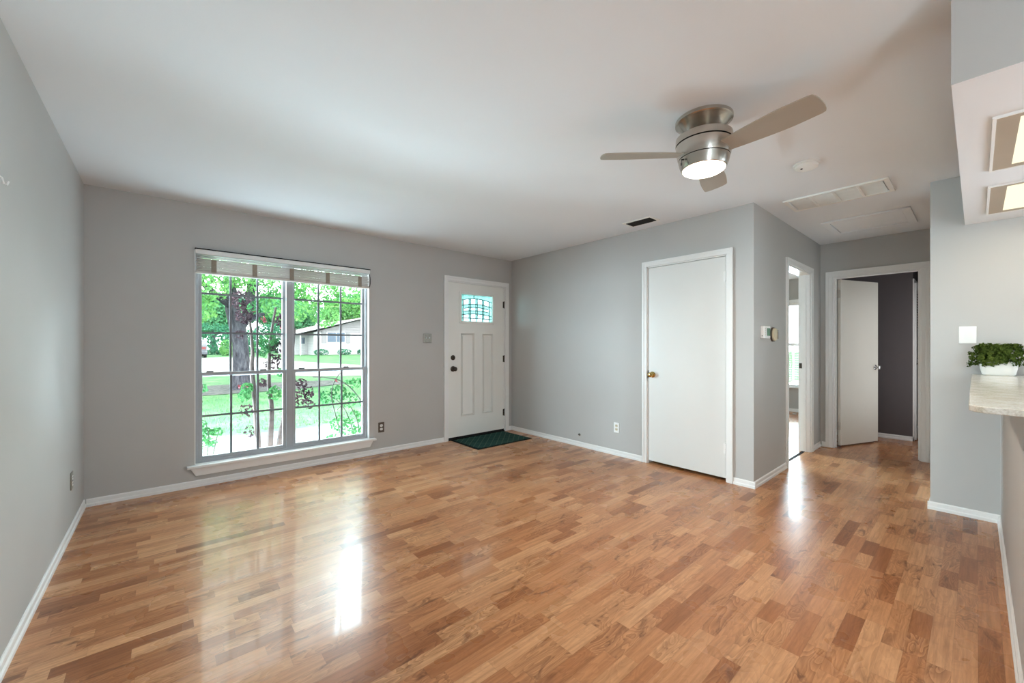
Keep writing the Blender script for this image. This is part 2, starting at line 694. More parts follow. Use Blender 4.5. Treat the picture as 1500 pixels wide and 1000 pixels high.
# front wall with window and front door openings
WX0, WX1, WZ0, WZ1 = -3.607, -2.084, 0.19, 2.055
DX0, DX1, DZ1 = -1.075, -0.122, 2.05
mb = MB()
mb.box(XL - 0.14, WX0, 0, WT, 0, H).box(WX0, WX1, 0, WT, 0, WZ0).box(WX0, WX1, 0, WT, WZ1, H)
mb.box(WX1, DX0, 0, WT, 0, H).box(DX0, DX1, 0, WT, DZ1, H).box(DX1, 1.1, 0, WT, 0, H)
mb.box(1.1, 2.7, 0, WT, 0, 0.5).box(1.1, 2.7, 0, WT, 2.05, H).box(2.7, 5.1, 0, WT, 0, H)  # with the opening for the added bedroom window
struct(mb, 'wall_front', 'wall_paint', 'grey front wall with the large window and entry door', 'wall')
struct(MB().box(XL - 0.14, XL, SY1, 0, 0, H).box(XL - 0.14, XL, YBACK, SY0, 0, H).box(XL - 0.14, XL, SY0, SY1, SZ1, H), 'wall_left', 'wall_paint', 'plain grey wall along the left side', 'wall')
# closet wall
CY0, CY1, CZ1 = -2.948, -2.164, 2.035
mb = MB()
mb.box(0, 0.11, CY1, 0, 0, H).box(0, 0.11, CY0, CY1, CZ1, H).box(0, 0.11, YH + 0.11, CY0, 0, H)
struct(mb, 'wall_closet', 'wall_paint', 'grey wall with the plain white closet door', 'wall')
# inside of the closet, closed off
mb = MB()
mb.box(0.72, 0.8, YH + 0.11, -1.9, 0, H).box(0.11, 0.72, -1.98, -1.9, 0, H)
struct(mb, 'wall_closet_inside', 'wall_paint', 'walls inside the closed closet', 'wall')
# hall wall with the bedroom doorway
BX0, BX1, BZ1 = 0.93, 1.78, 2.04
mb = MB()
mb.box(0, BX0, YH, YH + 0.11, 0, H).box(BX0, BX1, YH, YH + 0.11, BZ1, H).box(BX1, 3.5, YH, YH + 0.11, 0, H)
struct(mb, 'wall_hall', 'wall_paint', 'taupe lit hall wall with thermostat and bedroom doorway', 'wall')
# hall end wall
EY0, EY1, EZ1 = -4.022, -3.285, 2.03
mb = MB()
mb.box(XE, XE + 0.11, EY1, YH, 0, H).box(XE, XE + 0.11, EY0, EY1, EZ1, H).box(XE, XE + 0.11, YD, EY0, 0, H)
struct(mb, 'wall_hall_end', 'wall_paint', 'grey wall at the end of the hall around the open door', 'wall')
struct(MB().box(XD, XD + 0.11, YBACK, YD, 0, H), 'wall_switch', 'wall_paint', 'grey wall with the light switch behind the bar', 'wall')
struct(MB().box(XD + 0.11, 2.45, YD - 0.11, YD, 0, H).box(2.45, 3.23, YD - 0.11, YD, 2.03, H).box(3.23, 4.5, YD - 0.11, YD, 0, H), 'wall_hall_right', 'wall_paint', 'grey right wall of the hall', 'wall')  # the doorway in it is added for the fill lamp
# unseen box added to keep sky light out of the back hall side doorway
mb = MB()
mb.box(2.3, 3.4, -5.3, -5.2, 0, H).box(2.2, 2.3, -5.3, YD - 0.11, 0, H).box(3.4, 3.5, -5.3, YD - 0.11, 0, H)
struct(mb, 'wall_sky_block', 'wall_paint', 'unseen walls added to keep sky light out of the back hall doorway', 'wall')
# little room beyond the hall door
VX, VY = 3.40, -3.875
struct(MB().box(VX, VX + 0.1, VY + 0.1, YH, 0, H), 'wall_beyond', 'dark_wall_paint', 'dark grey wall beyond the open hall door', 'wall')
struct(MB().box(VX, 4.4, VY, VY + 0.1, 0, H), 'wall_linen', 'dark_wall_paint', 'wall that holds the louvered door', 'wall')
struct(MB().box(4.4, 4.5, YD, VY + 0.1, 0, H), 'wall_far', 'dark_wall_paint', 'far end wall of the back hall', 'wall')
# bedroom
QX = 4.96
QY0, QY1, QZ0, QZ1 = -2.62, -1.72, 0.46, 2.0
mb = MB()
mb.box(QX, QX + 0.14, YH + 0.11, QY0, 0, H).box(QX, QX + 0.14, QY1, 0, 0, H)
mb.box(QX, QX + 0.14, QY0, QY1, 0, QZ0).box(QX, QX + 0.14, QY0, QY1, QZ1, H)
struct(mb, 'wall_bedroom', 'wall_paint', 'grey far wall of the bedroom with a window', 'wall')
struct(MB().box(3.5, QX + 0.14, YH, YH + 0.11, 0, H), 'wall_bedroom_side', 'wall_paint', 'grey side wall of the bedroom', 'wall')
# back of the room, behind the camera
struct(MB().box(XL - 0.14, XD + 0.11, YBACK - 0.1, YBACK, 0, H), 'wall_back', 'wall_paint', 'grey wall behind the camera', 'wall')
# half wall under the bar and the soffit over it
BARX = -1.72
struct(MB().box(BARX, XD, YB - 0.11, YB, 0, 0.998), 'wall_bar', 'wall_paint', 'grey half wall under the bar top', 'wall')
SOX, SOY, SOZ = -1.8344, -4.3522, 2.0819
mb = MB()
mb.box(SOX, XD, SOY - 0.62, SOY, SOZ, H, 0, skip=('b',))
mb.add([(SOX, SOY - 0.62, SOZ), (XD, SOY - 0.62, SOZ), (XD, SOY, SOZ), (SOX, SOY, SOZ)], [(0, 3, 2, 1)], 1)
o = mb.build('trim_1', ['wall_paint', 'ceiling_paint'])
tag(o, 'grey dropped soffit with white underside over the bar', 'soffit', None, 'structure')

# baseboards -----------------------------------------------------------------
BH, BT = 0.058, 0.014


def bb_profile(s):
    # (distance from wall, height), s = direction into the room
    return [(0, 0), (s * BT, 0), (s * BT, 0.018), (s * 0.009, 0.026), (s * 0.009, BH - 0.008), (s * 0.004, BH), (0, BH)]


def base_y(name, x0, x1, y, s, label):
    m = MB().prism([(y + a, b) for a, b in bb_profile(s)], 'x', x0, x1)
    return struct(m, name, 'white_trim', label, 'baseboard')


def base_x(name, y0, y1, x, s, label):
    m = MB().prism([(x + a, b) for a, b in bb_profile(s)], 'y', y0, y1)
    return struct(m, name, 'white_trim', label, 'baseboard')


base_y('baseboard_front', XL + BT, DX0 - 0.058, 0, -1, 'white baseboard under the window')
base_y('baseboard_front_right', DX1 + 0.056, -BT, 0, -1, 'short white baseboard right of the entry door')
base_x('baseboard_left', SY1, 0, XL, 1, 'white baseboard along the left wall')
base_x('baseboard_closet', CY1 + 0.058, 0, 0, -1, 'white baseboard from the entry corner to the closet door')
base_x('baseboard_closet_right', YH - BT, CY0 - 0.05, 0, -1, 'short white baseboard between closet door and hall corner')
base_y('baseboard_hall', 0, BX0 - 0.06, YH, -1, 'white baseboard below the thermostat')
base_y('baseboard_hall_far', BX1 + 0.06, XE - BT, YH, -1, 'short white baseboard past the bedroom doorway')
base_x('baseboard_hall_end', EY1 + 0.07, YH - BT, XE, -1, 'tiny white baseboard left of the hall end door')
base_x('baseboard_hall_end_right', YD, EY0 - 0.068, XE, -1, 'tiny white baseboard right of the hall end door')
base_x('baseboard_switch', YB, YD + BT, XD, -1, 'white baseboard under the switch wall')
base_y('baseboard_switch_return', XD, XE - BT, YD, 1, 'white baseboard along the right wall of the hall')
base_y('baseboard_bar', BARX, XD - BT, YB, 1, 'white baseboard along the bar half wall')
base_x('baseboard_beyond', VY, YH, VX, -1, 'white baseboard under the dark wall beyond the hall')
base_y('baseboard_linen', VX, VX + 0.06, VY, -1, 'white baseboard beside the louvered door')
base_x('baseboard_bedroom', YH + 0.11, 0, QX, -1, 'white baseboard under the bedroom window')


# ------------------------------------------------------------------ front window
def sash(parent, name, x0, x1, z0, z1, y0, y1, cols, rows, st=0.03):
    """sash frame with glazing bars and one pane"""
    m = MB()
    m.box(x0, x0 + st, y0, y1, z0, z1).box(x1 - st, x1, y0, y1, z0, z1)
    m.box(x0 + st, x1 - st, y0, y1, z0, z0 + st).box(x0 + st, x1 - st, y0, y1, z1 - st, z1)
    s = m.build(name, 'window_metal', parent, 0.002)
    g = MB()
    yc = (y0 + y1) / 2
    for i in range(1, cols):
        x = x0 + st + (x1 - x0 - 2 * st) * i / cols
        g.box(x - 0.009, x + 0.009, yc - 0.011, yc - 0.004, z0 + st, z1 - st)
    for zz in rows:
        g.box(x0 + st, x1 - st, yc - 0.0115, yc - 0.0045, zz - 0.009, zz + 0.009)
    g.build('glazing_bars', 'muntin_metal', s)
    p = MB()
    p.box(x0 + st, x1 - st, yc - 0.002, yc + 0.002, z0 + st, z1 - st)
    p.build('pane', 'clear_glass', s)
    return s


w = thing('window_1', ((WX0 + WX1) / 2, 0.07, WZ0), 'large white and grey double window with glazing bars, blind drawn up', 'window', None, 'structure')
m = MB()   # painted return of the opening
m.box(WX0, WX0 + 0.006, 0.0, 0.13, WZ0, WZ1).box(WX1 - 0.006, WX1, 0, 0.13, WZ0, WZ1).box(WX0 + 0.006, WX1 - 0.006, 0, 0.13, WZ1 - 0.006, WZ1)
m.build('jamb_liner', 'white_trim', w)
FY0, FY1 = 0.045, 0.115
MZ = 0.964
m = MB()
xa, xb = WX0 + 0.006, WX1 - 0.006
m.box(xa, xa + 0.022, FY0, FY1, WZ0, WZ1 - 0.006).box(xb - 0.022, xb, FY0, FY1, WZ0, WZ1 - 0.006)
m.box(xa + 0.022, xb - 0.022, FY0, FY1, WZ0, WZ0 + 0.024).box(xa + 0.022, xb - 0.022, FY0, FY1, WZ1 - 0.03, WZ1 - 0.006)
m.build('frame', 'window_metal', w, 0.002)
MXC = -2.868
MB().box(MXC - 0.028, MXC + 0.028, FY0 - 0.006, FY1, WZ0 + 0.024, WZ1 - 0.03).build('mullion', 'window_metal', w, 0.003)
for (x0, x1) in ((xa + 0.022, MXC - 0.028), (MXC + 0.028, xb - 0.022)):
    sash(w, 'upper_sash', x0, x1, MZ - 0.02, WZ1 - 0.03, 0.082, 0.108, 3, (1.332, 1.683), 0.026)
    s = sash(w, 'lower_sash', x0, x1, WZ0 + 0.024, MZ + 0.018, 0.05, 0.078, 3, (0.597,), 0.028)
    for fx in (0.12, 0.72):
        xx = x0 + (x1 - x0) * fx
        MB().box(xx - 0.025, xx + 0.025, 0.052, 0.078, MZ + 0.018, MZ + 0.03).build('latch', 'muntin_metal', s)
# stool and apron
m = MB()
m.box(-3.66, -2.022, -0.055, 0.0, WZ0 - 0.022, WZ0).box(WX0, WX1, 0.0, 0.046, WZ0 - 0.022, WZ0 + 0.001)
m.build('sill', 'white_trim', w, 0.004)
m = MB()
m.prism([(-3.638, 0.168), (-2.044, 0.168), (-2.083, 0.098), (-3.60, 0.098)], 'y', -0.022, 0)
m.build('apron', 'white_trim', w, 0.002)

# blind drawn up in the top of the window
b = thing('window_blind', ((WX0 + WX1) / 2, -0.01, WZ1), 'white slatted blind bunched up at the top of the large front window', 'blind')
bx0, bx1 = WX0 + 0.004, WX1 - 0.004
MB().box(bx0, bx1, -0.034, 0.03, 2.010, 2.050).build('headrail', 'white_trim', b, 0.003)
MB().box(bx0 - 0.003, bx1 + 0.003, -0.037, 0.03, 2.050, 2.058).build('head_dark_strip', 'black_shadow_gap', b)  # black strip for the dark line above the headrail
m = MB()
for k in range(9):   # bunched slats
    z = 1.873 + k * 0.0118
    j = random.uniform(-0.006, 0.006)
    m.box(bx0 + 0.004 + abs(j), bx1 - 0.004 - abs(j), -0.028 + j, 0.024 + j, z, z + 0.0045)
for z in (1.984, 1.998):
    m.box(bx0 + 0.006, bx1 - 0.006, -0.022, 0.026, z, z + 0.003)
m.build('slats', 'blind_slat', b)
MB().box(bx0 + 0.002, bx1 - 0.002, -0.028, 0.024, 1.846, 1.868).build('bottom_rail', 'blind_slat', b, 0.003)
for x in (-3.475, -3.17, -2.862, -2.53, -2.20):
    MB().box(x - 0.019, x + 0.019, -0.0335, -0.031, 1.858, 1.966).build('ladder_tape', 'blind_tape', b)
m = MB()
m.tube([(bx1 - 0.008, -0.036, 2.0), (bx1 - 0.001, -0.04, 1.95), (bx1 - 0.001, -0.04, 1.90), (bx1 - 0.008, -0.036, 1.86)], 0.0035, 6)
m.build('lift_cord', 'black_shadow_gap', b)


# ------------------------------------------------------------------ doors
def casing_x(parent, x0, x1, z1, y, s, w=0.058, t=0.016):
    """casing on a wall in the plane y, s points into the room"""
    m = MB()
    ya, yb_ = y, y + s * t
    m.box(x0 - w, x0, ya, yb_, 0, z1).box(x1, x1 + w, ya, yb_, 0, z1)
    m.box(x0 - w, x1 + w, ya, yb_, z1, z1 + w)
    m.box(x0 - w, x0 - w * 0.55, yb_, yb_ + s * 0.005, 0, z1 + w).box(x1 + w * 0.55, x1 + w, yb_, yb_ + s * 0.005, 0, z1 + w)
    m.box(x0 - w * 0.55, x1 + w * 0.55, yb_, yb_ + s * 0.005, z1 + w * 0.55, z1 + w)
    return m.build('casing', 'white_trim', parent, 0.003)


def casing_y(parent, y0, y1, z1, x, s, w=0.052, t=0.016):
    m = MB()
    xa_, xb_ = x, x + s * t
    m.box(xa_, xb_, y0 - w, y0, 0, z1).box(xa_, xb_, y1, y1 + w, 0, z1)
    m.box(xa_, xb_, y0 - w, y1 + w, z1, z1 + w)
    m.box(xb_, xb_ + s * 0.005, y0 - w, y0 - w * 0.55, 0, z1 + w).box(xb_, xb_ + s * 0.005, y1 + w * 0.55, y1 + w, 0, z1 + w)
    m.box(xb_, xb_ + s * 0.005, y0 - w * 0.55, y1 + w * 0.55, z1 + w * 0.55, z1 + w)
    return m.build('casing', 'white_trim', parent, 0.003)


# front door
d = thing('door_1', ((DX0 + DX1) / 2, 0.03, 0), 'white front entry door with two tall panels and leaded glass lite', 'door', None, 'structure')
casing_x(d, DX0, DX1, DZ1, 0, -1)
m = MB()
m.box(DX0, DX0 + 0.012, 0, WT, 0, DZ1).box(DX1 - 0.012, DX1, 0, WT, 0, DZ1).box(DX0, DX1, 0, WT, DZ1 - 0.012, DZ1)
m.box(DX0 + 0.012, DX0 + 0.024, 0.058, WT, 0, DZ1 - 0.012).box(DX1 - 0.024, DX1 - 0.012, 0.058, WT, 0, DZ1 - 0.012).box(DX0 + 0.012, DX1 - 0.012, 0.058, WT, DZ1 - 0.024, DZ1 - 0.012)
m.build('jamb', 'white_trim', d)
MB().box(DX0 + 0.012, DX1 - 0.012, -0.004, 0.012, 0.0, 0.012).box(DX0 + 0.012, DX1 - 0.012, 0.012, WT, 0.0, 0.033).build('threshold', 'black_shadow_gap', d)  # black colour paints in the shaded gap under the door
sx0, sx1, sz0, sz1 = DX0 + 0.016, DX1 - 0.016, 0.034, DZ1 - 0.016
dy0, dy1 = 0.008, 0.052
gx0, gx1, gz0, gz1 = -0.868, -0.342, 1.535, 1.90
# slab as a raised grid around the recessed panels
pans = [(-0.874, -0.655), (-0.520, -0.318)]
pz0, pz1 = 0.292, 1.378
m = MB()
m.box(sx0, gx0, dy0, dy1, sz0, sz1).box(gx1, sx1, dy0, dy1, sz0, sz1)
m.box(gx0, gx1, dy0, dy1, gz1, sz1).box(gx0, gx1, dy0, dy1, pz1, gz0).box(gx0, gx1, dy0, dy1, sz0, pz0)
m.box(gx0, pans[0][0] if pans[0][0] > gx0 else gx0, dy0, dy1, pz0, pz1)
m.box(pans[0][1], pans[1][0], dy0, dy1, pz0, pz1)
m.box(gx0, pans[0][1], dy0 + 0.016, dy1, pz0, pz1).box(pans[1][0], gx1, dy0 + 0.016, dy1, pz0, pz1)
slab = m.build('slab', 'front_door_paint', d)
for (a, c) in ((gx0, pans[0][1]), (pans[1][0], gx1)):
    m = MB()   # sticking around the panel and a raised field
    e = 0.018
    for (x0, x1, z0, z1) in ((a, a + e, pz0, pz1), (c - e, c, pz0, pz1)):
        m.prism([(x0, dy0 + 0.016), (x1, dy0 + 0.016), ((x0 + x1) / 2, dy0 - 0.007)], 'z', z0, z1)
    for (z0, z1) in ((pz0, pz0 + e), (pz1 - e, pz1)):
        m.prism([(dy0 + 0.016, z0), (dy0 + 0.016, z1), (dy0 - 0.007, (z0 + z1) / 2)], 'x', a, c)
    m.box(a + 0.032, c - 0.032, dy0 + 0.004, dy0 + 0.016, pz0 + 0.032, pz1 - 0.032)
    m.build('panel', 'front_door_paint', slab)
m = MB()   # lite frame
f_ = 0.026
for (x0, x1, z0, z1) in ((gx0 - f_, gx0 + 0.006, gz0 - f_, gz1 + f_), (gx1 - 0.006, gx1 + f_, gz0 - f_, gz1 + f_),
                         (gx0 + 0.006, gx1 - 0.006, gz0 - f_, gz0 + 0.006), (gx0 + 0.006, gx1 - 0.006, gz1 - 0.006, gz1 + f_)):
    m.box(x0, x1, dy0 - 0.012, dy1 + 0.01, z0, z1)
m.build('lite_frame', 'front_door_paint', slab, 0.004)
# leaded glass: pieces in two tints, cames between
U = lambda f: gx0 + (gx1 - gx0) * f
V = lambda f: gz0 + (gz1 - gz0) * f
pane = MB()
came = MB()
cols = [0, 0.09, 0.27, 0.32, 0.48, 0.53, 0.69, 0.74, 0.91, 1.0]
arch = lambda f, top: top - 0.10 * (2 * (f - 0.5)) ** 2 * (1 if top > 0.5 else 0.7)
rows = [0.13, 0.30, 0.42, 0.54, 0.66, 0.86]
for i in range(len(cols) - 1):
    a, c = cols[i], cols[i + 1]
    narrow = (c - a) < 0.06 or i in (0, len(cols) - 2)
    fm = (a + c) / 2
    zz = [0.0] + [arch(fm, r) if r > 0.2 else r for r in rows] + [1.0]
    for j in range(len(zz) - 1):
        mint = narrow or j in (2, 4) or j == len(zz) - 2
        pane.box(U(a), U(c), 0.028, 0.032, V(zz[j]), V(zz[j + 1]), 1 if mint else 0)
CW = 0.004
for cc in cols[1:-1]:
    came.box(U(cc) - CW, U(cc) + CW, 0.026, 0.034, V(0.0 if cc in (0.09, 0.32, 0.69, 0.91) else 0.13), V(arch(cc, 0.86)))
came.box(U(0.42) - CW, U(0.42) + CW, 0.026, 0.034, V(0.86), V(1.0))
for r in rows:
    K = 16
    for k in range(K):
        a, c = k / K, (k + 1) / K
        za = V(arch(a, r) if r > 0.2 else r)
        zc = V(arch(c, r) if r > 0.2 else r)
        if r in (0.42, 0.54) and (a < 0.09 or c > 0.91):
            continue
        came.add([(U(a), 0.026, za - CW), (U(c), 0.026, zc - CW), (U(c), 0.026, zc + CW), (U(a), 0.026, za + CW),
                  (U(a), 0.034, za - CW), (U(c), 0.034, zc - CW), (U(c), 0.034, zc + CW), (U(a), 0.034, za + CW)],
                 [(0, 1, 2, 3), (7, 6, 5, 4), (0, 4, 5, 1), (3, 2, 6, 7)])
pane.build('leaded_pane', ['art_glass_clear', 'art_glass_mint'], slab)
came.build('came', 'lead_came', slab)
m = MB()
m.lathe([(0.033, 0), (0.033, 0.006), (0.028, 0.010), (0.018, 0.013), (0.018, 0.020), (0.012, 0.024)], (-0.992, dy0, 1.062), (0, -1, 0), 24)
m.box(-0.996, -0.988, dy0 - 0.034, dy0 - 0.02, 1.05, 1.076)
m.build('deadbolt', 'bronze', slab)
m = MB()
m.lathe([(0.036, 0), (0.036, 0.006), (0.024, 0.011), (0.013, 0.014), (0.012, 0.032), (0.022, 0.038), (0.029, 0.05), (0.028, 0.062), (0.018, 0.069)], (-0.992, dy0, 0.918), (0, -1, 0), 24)
m.build('knob', 'bronze', slab)
for z in (1.797, 1.03, 0.268):
    m = MB()
    m.cyl((sx1 + 0.002, dy0 - 0.003, z - 0.05), (sx1 + 0.002, dy0 - 0.003, z + 0.05), 0.007, n=10)
    m.box(sx1 - 0.02, sx1 + 0.014, dy0 - 0.004, dy0 + 0.002, z - 0.045, z + 0.045)
    m.build('hinge', 'bronze', slab)

# closet door
d = thing('door_2', (0.03, (CY0 + CY1) / 2, 0), 'plain flush white closet door with a brass knob', 'door', None, 'structure')
casing_y(d, CY0, CY1, CZ1, 0, -1)
m = MB()
m.box(0, 0.11, CY0, CY0 + 0.010, 0, CZ1).box(0, 0.11, CY1 - 0.010, CY1, 0, CZ1).box(0, 0.11, CY0, CY1, CZ1 - 0.010, CZ1)
m.build('jamb', 'white_trim', d)
slab = MB().box(0.004, 0.04, CY0 + 0.013, CY1 - 0.014, 0.03, CZ1 - 0.014).build('slab', 'door_white', d, 0.002)
m = MB()
m.lathe([(0.031, 0), (0.031, 0.005), (0.018, 0.009), (0.011, 0.012), (0.010, 0.03), (0.02, 0.036), (0.026, 0.047), (0.024, 0.058), (0.012, 0.063)], (0.004, -2.222, 0.92), (-1, 0, 0), 24)
m.build('knob', 'brass', slab)
MB().box(0.0, 0.006, -2.176, -2.166, 0.88, 0.96).build('strike', 'bronze', slab)
for z in (1.84, 0.296):
    m = MB()
    yy = CY0 + 0.011
    for k in range(5):
        m.cyl((-0.001, yy, z - 0.045 + k * 0.018), (-0.001, yy, z - 0.045 + k * 0.018 + 0.0165), 0.007, n=10)
    m.box(0.0, 0.005, yy - 0.008, yy + 0.02, z - 0.045, z + 0.045)
    m.build('hinge', 'white_trim', slab)

# bedroom doorway (its leaf stands open inside the bedroom, out of view)
d = thing('door_3', ((BX0 + BX1) / 2, YH + 0.05, 0), 'white cased doorway from the hall into the bright bedroom', 'doorway', None, 'structure')
casing_x(d, BX0, BX1, BZ1, YH, -1, 0.06)
m = MB()
m.box(BX0, BX0 + 0.014, YH, YH + 0.11, 0, BZ1).box(BX1 - 0.014, BX1, YH, YH + 0.11, 0, BZ1).box(BX0 + 0.014, BX1 - 0.014, YH, YH + 0.11, BZ1 - 0.014, BZ1)
m.box(BX0 + 0.014, BX0 + 0.026, YH + 0.035, YH + 0.07, 0, BZ1 - 0.014).box(BX1 - 0.026, BX1 - 0.014, YH + 0.035, YH + 0.07, 0, BZ1 - 0.014)
m.build('jamb', 'white_trim', d)
MB().box(BX1 - 0.0155, BX1 - 0.013, YH + 0.076, YH + 0.104, 0.955, 1.015).build('strike', 'bronze', d)
MB().box(BX0, BX1, YH + 0.045, YH + 0.075, 0.0, 0.004).build('threshold', 'stem_brown', d)

# hall end door, standing open into the back hall
d = thing('door_4', (XE + 0.05, (EY0 + EY1) / 2, 0), 'white flush door standing open at the end of the hall', 'door', None, 'structure')
casing_y(d, EY0, EY1, EZ1, XE, -1, 0.068)
m = MB()
m.box(XE, XE + 0.11, EY0, EY0 + 0.012, 0, EZ1).box(XE, XE + 0.11, EY1 - 0.012, EY1, 0, EZ1).box(XE, XE + 0.11, EY0 + 0.012, EY1 - 0.012, EZ1 - 0.012, EZ1)
m.box(XE + 0.05, XE + 0.068, EY0 + 0.012, EY0 + 0.024, 0, EZ1 - 0.012).box(XE + 0.05, XE + 0.068, EY1 - 0.024, EY1 - 0.012, 0, EZ1 - 0.012)
m.build('jamb', 'white_trim', d)
hp = Vector((XE + 0.122, EY1 - 0.018, 0))
ang = math.radians(-21)
DM = Matrix.Translation(hp) @ Matrix.Rotation(ang, 4, 'Z')
slab = MB().box(0.006, 0.716, -0.036, 0.0, 0.016, 2.012, 0, DM).build('slab', 'hall_door_paint', d, 0.002)
for s, y0 in ((-1, -0.036), (1, 0.0)):
    c = DM @ Vector((0.655, y0, 0.945))
    ax = (DM.to_3x3() @ Vector((0, s, 0)))
    m = MB()
    m.lathe([(0.03, 0), (0.03, 0.004), (0.016, 0.008), (0.010, 0.011), (0.010, 0.028), (0.02, 0.034), (0.026, 0.046), (0.024, 0.056), (0.012, 0.06)], c, ax, 20)
    m.build('knob', 'chrome', slab)
for z in (1.84, 0.25):
    m = MB()
    m.cyl((hp.x - 0.004, hp.y + 0.004, z - 0.045), (hp.x - 0.004, hp.y + 0.004, z + 0.045), 0.007, n=10)
    m.box(hp.x - 0.01, hp.x + 0.012, hp.y - 0.034, hp.y + 0.004, z - 0.045, z + 0.045)
    m.build('hinge', 'nickel', slab)

# louvered linen door beyond
d = thing('door_5', (3.86, VY, 0), 'white louvered door on the side of the dark back hall', 'door', None, 'structure')
lx0, lx1, ly = 3.45, 4.15, VY
m = MB()
m.box(lx0 - 0.05, lx0, ly - 0.012, ly, 0, 2.07).box(lx1, lx1 + 0.05, ly - 0.012, ly, 0, 2.07).box(lx0, lx1, ly - 0.012, ly, 2.02, 2.07)
m.build('casing', 'white_trim', d)
m = MB()
m.box(lx0, lx0 + 0.05, ly - 0.03, ly, 0.015, 2.02).box(lx1 - 0.07, lx1, ly - 0.03, ly, 0.015, 2.02)
m.box(lx0 + 0.05, lx1 - 0.07, ly - 0.03, ly, 0.015, 0.16).box(lx0 + 0.05, lx1 - 0.07, ly - 0.03, ly, 0.93, 1.04).box(lx0 + 0.05, lx1 - 0.07, ly - 0.03, ly, 1.93, 2.02)
m.box(lx0 + 0.05, lx1 - 0.07, ly - 0.02, ly, 0.16, 0.93)
sl = m.build('slab', 'door_white', d)
m = MB()
for k in range(26):
    z = 1.055 + k * 0.0337
    m.add([(lx0 + 0.05, ly - 0.028, z), (lx1 - 0.07, ly - 0.028, z), (lx1 - 0.07, ly - 0.004, z + 0.034), (lx0 + 0.05, ly - 0.004, z + 0.034),
           (lx0 + 0.05, ly - 0.024, z - 0.003), (lx1 - 0.07, ly - 0.024, z - 0.003), (lx1 - 0.07, ly, z + 0.031), (lx0 + 0.05, ly, z + 0.031)],
          [(0, 1, 2, 3), (7, 6, 5, 4), (0, 4, 5, 1), (3, 2, 6, 7), (0, 3, 7, 4), (1, 5, 6, 2)])
m.build('louvers', 'door_white', sl)
m = MB().lathe([(0.008, 0), (0.008, 0.012), (0.016, 0.02), (0.012, 0.03)], (lx0 + 0.035, ly - 0.03, 0.985), (0, -1, 0), 14)
m.build('knob', 'bronze', sl)

# bedroom window with its blind
w = thing('window_2', (QX, (QY0 + QY1) / 2, QZ0), 'bright bedroom window seen through the doorway', 'window', None, 'structure')
m = MB()
m.box(QX - 0.015, QX, QY0 - 0.06, QY0, QZ0, QZ1 + 0.06).box(QX - 0.015, QX, QY1, QY1 + 0.06, QZ0, QZ1 + 0.06).box(QX - 0.015, QX, QY0, QY1, QZ1, QZ1 + 0.06)
m.build('casing', 'white_trim', w)
MB().box(QX - 0.05, QX + 0.06, QY0 - 0.08, QY1 + 0.08, QZ0 - 0.025, QZ0).build('sill', 'white_trim', w, 0.004)
m = MB()
m.box(QX + 0.08, QX + 0.12, QY0, QY0 + 0.04, QZ0, QZ1).box(QX + 0.08, QX + 0.12, QY1 - 0.04, QY1, QZ0, QZ1)
m.box(QX + 0.08, QX + 0.12, QY0 + 0.04, QY1 - 0.04, QZ0, QZ0 + 0.04).box(QX + 0.08, QX + 0.12, QY0 + 0.04, QY1 - 0.04, QZ1 - 0.04, QZ1).box(QX + 0.07, QX + 0.12, QY0 + 0.04, QY1 - 0.04, 1.21, 1.26)
m.box(QX + 0.09, QX + 0.11, -2.18, -2.16, QZ0 + 0.04, QZ1 - 0.04)
m.build('sash', 'white_trim', w)
MB().box(QX + 0.098, QX + 0.102, QY0 + 0.04, QY1 - 0.04, QZ0 + 0.04, QZ1 - 0.04).build('pane', 'clear_glass', w)
b = thing('window_blind', (QX + 0.04, (QY0 + QY1) / 2, QZ1), 'white lowered slatted blind over the bedroom window past the hall doorway', 'blind')
MB().box(QX + 0.015, QX + 0.06, QY0 + 0.005, QY1 - 0.005, QZ1 - 0.05, QZ1 - 0.002).build('headrail', 'white_trim', b)
m = MB()
for k in range(34):
    z = QZ0 + 0.03 + k * 0.0425
    m.box(QX + 0.018, QX + 0.058, QY0 + 0.01, QY1 - 0.01, z, z + 0.003)
m.build('slats', 'blind_slat', b)
m = MB()
for y in (QY0 + 0.15, QY0 + 0.45, QY1 - 0.15):
    m.box(QX + 0.0165, QX + 0.0175, y - 0.003, y + 0.003, QZ0 + 0.01, QZ1 - 0.05)
m.build('ladder_cords', 'blind_slat', b)
MB().box(QX + 0.018, QX + 0.058, QY0 + 0.01, QY1 - 0.01, QZ0 + 0.004, QZ0 + 0.022).build('bottom_rail', 'white_trim', b)

# second bedroom window, added out of view to let light into the hall
w = thing('added_window', (1.9, 0.07, 0.5), 'unseen front window added to the bedroom to light the hall', 'window', None, 'structure')
m = MB()
m.box(1.1, 1.15, 0.05, 0.1, 0.5, 2.05).box(2.65, 2.7, 0.05, 0.1, 0.5, 2.05).box(1.15, 2.65, 0.05, 0.1, 0.5, 0.55).box(1.15, 2.65, 0.05, 0.1, 2.0, 2.05)
m.build('frame', 'white_trim', w)
MB().box(1.15, 2.65, 0.072, 0.076, 0.55, 2.0).build('pane', 'clear_glass', w)

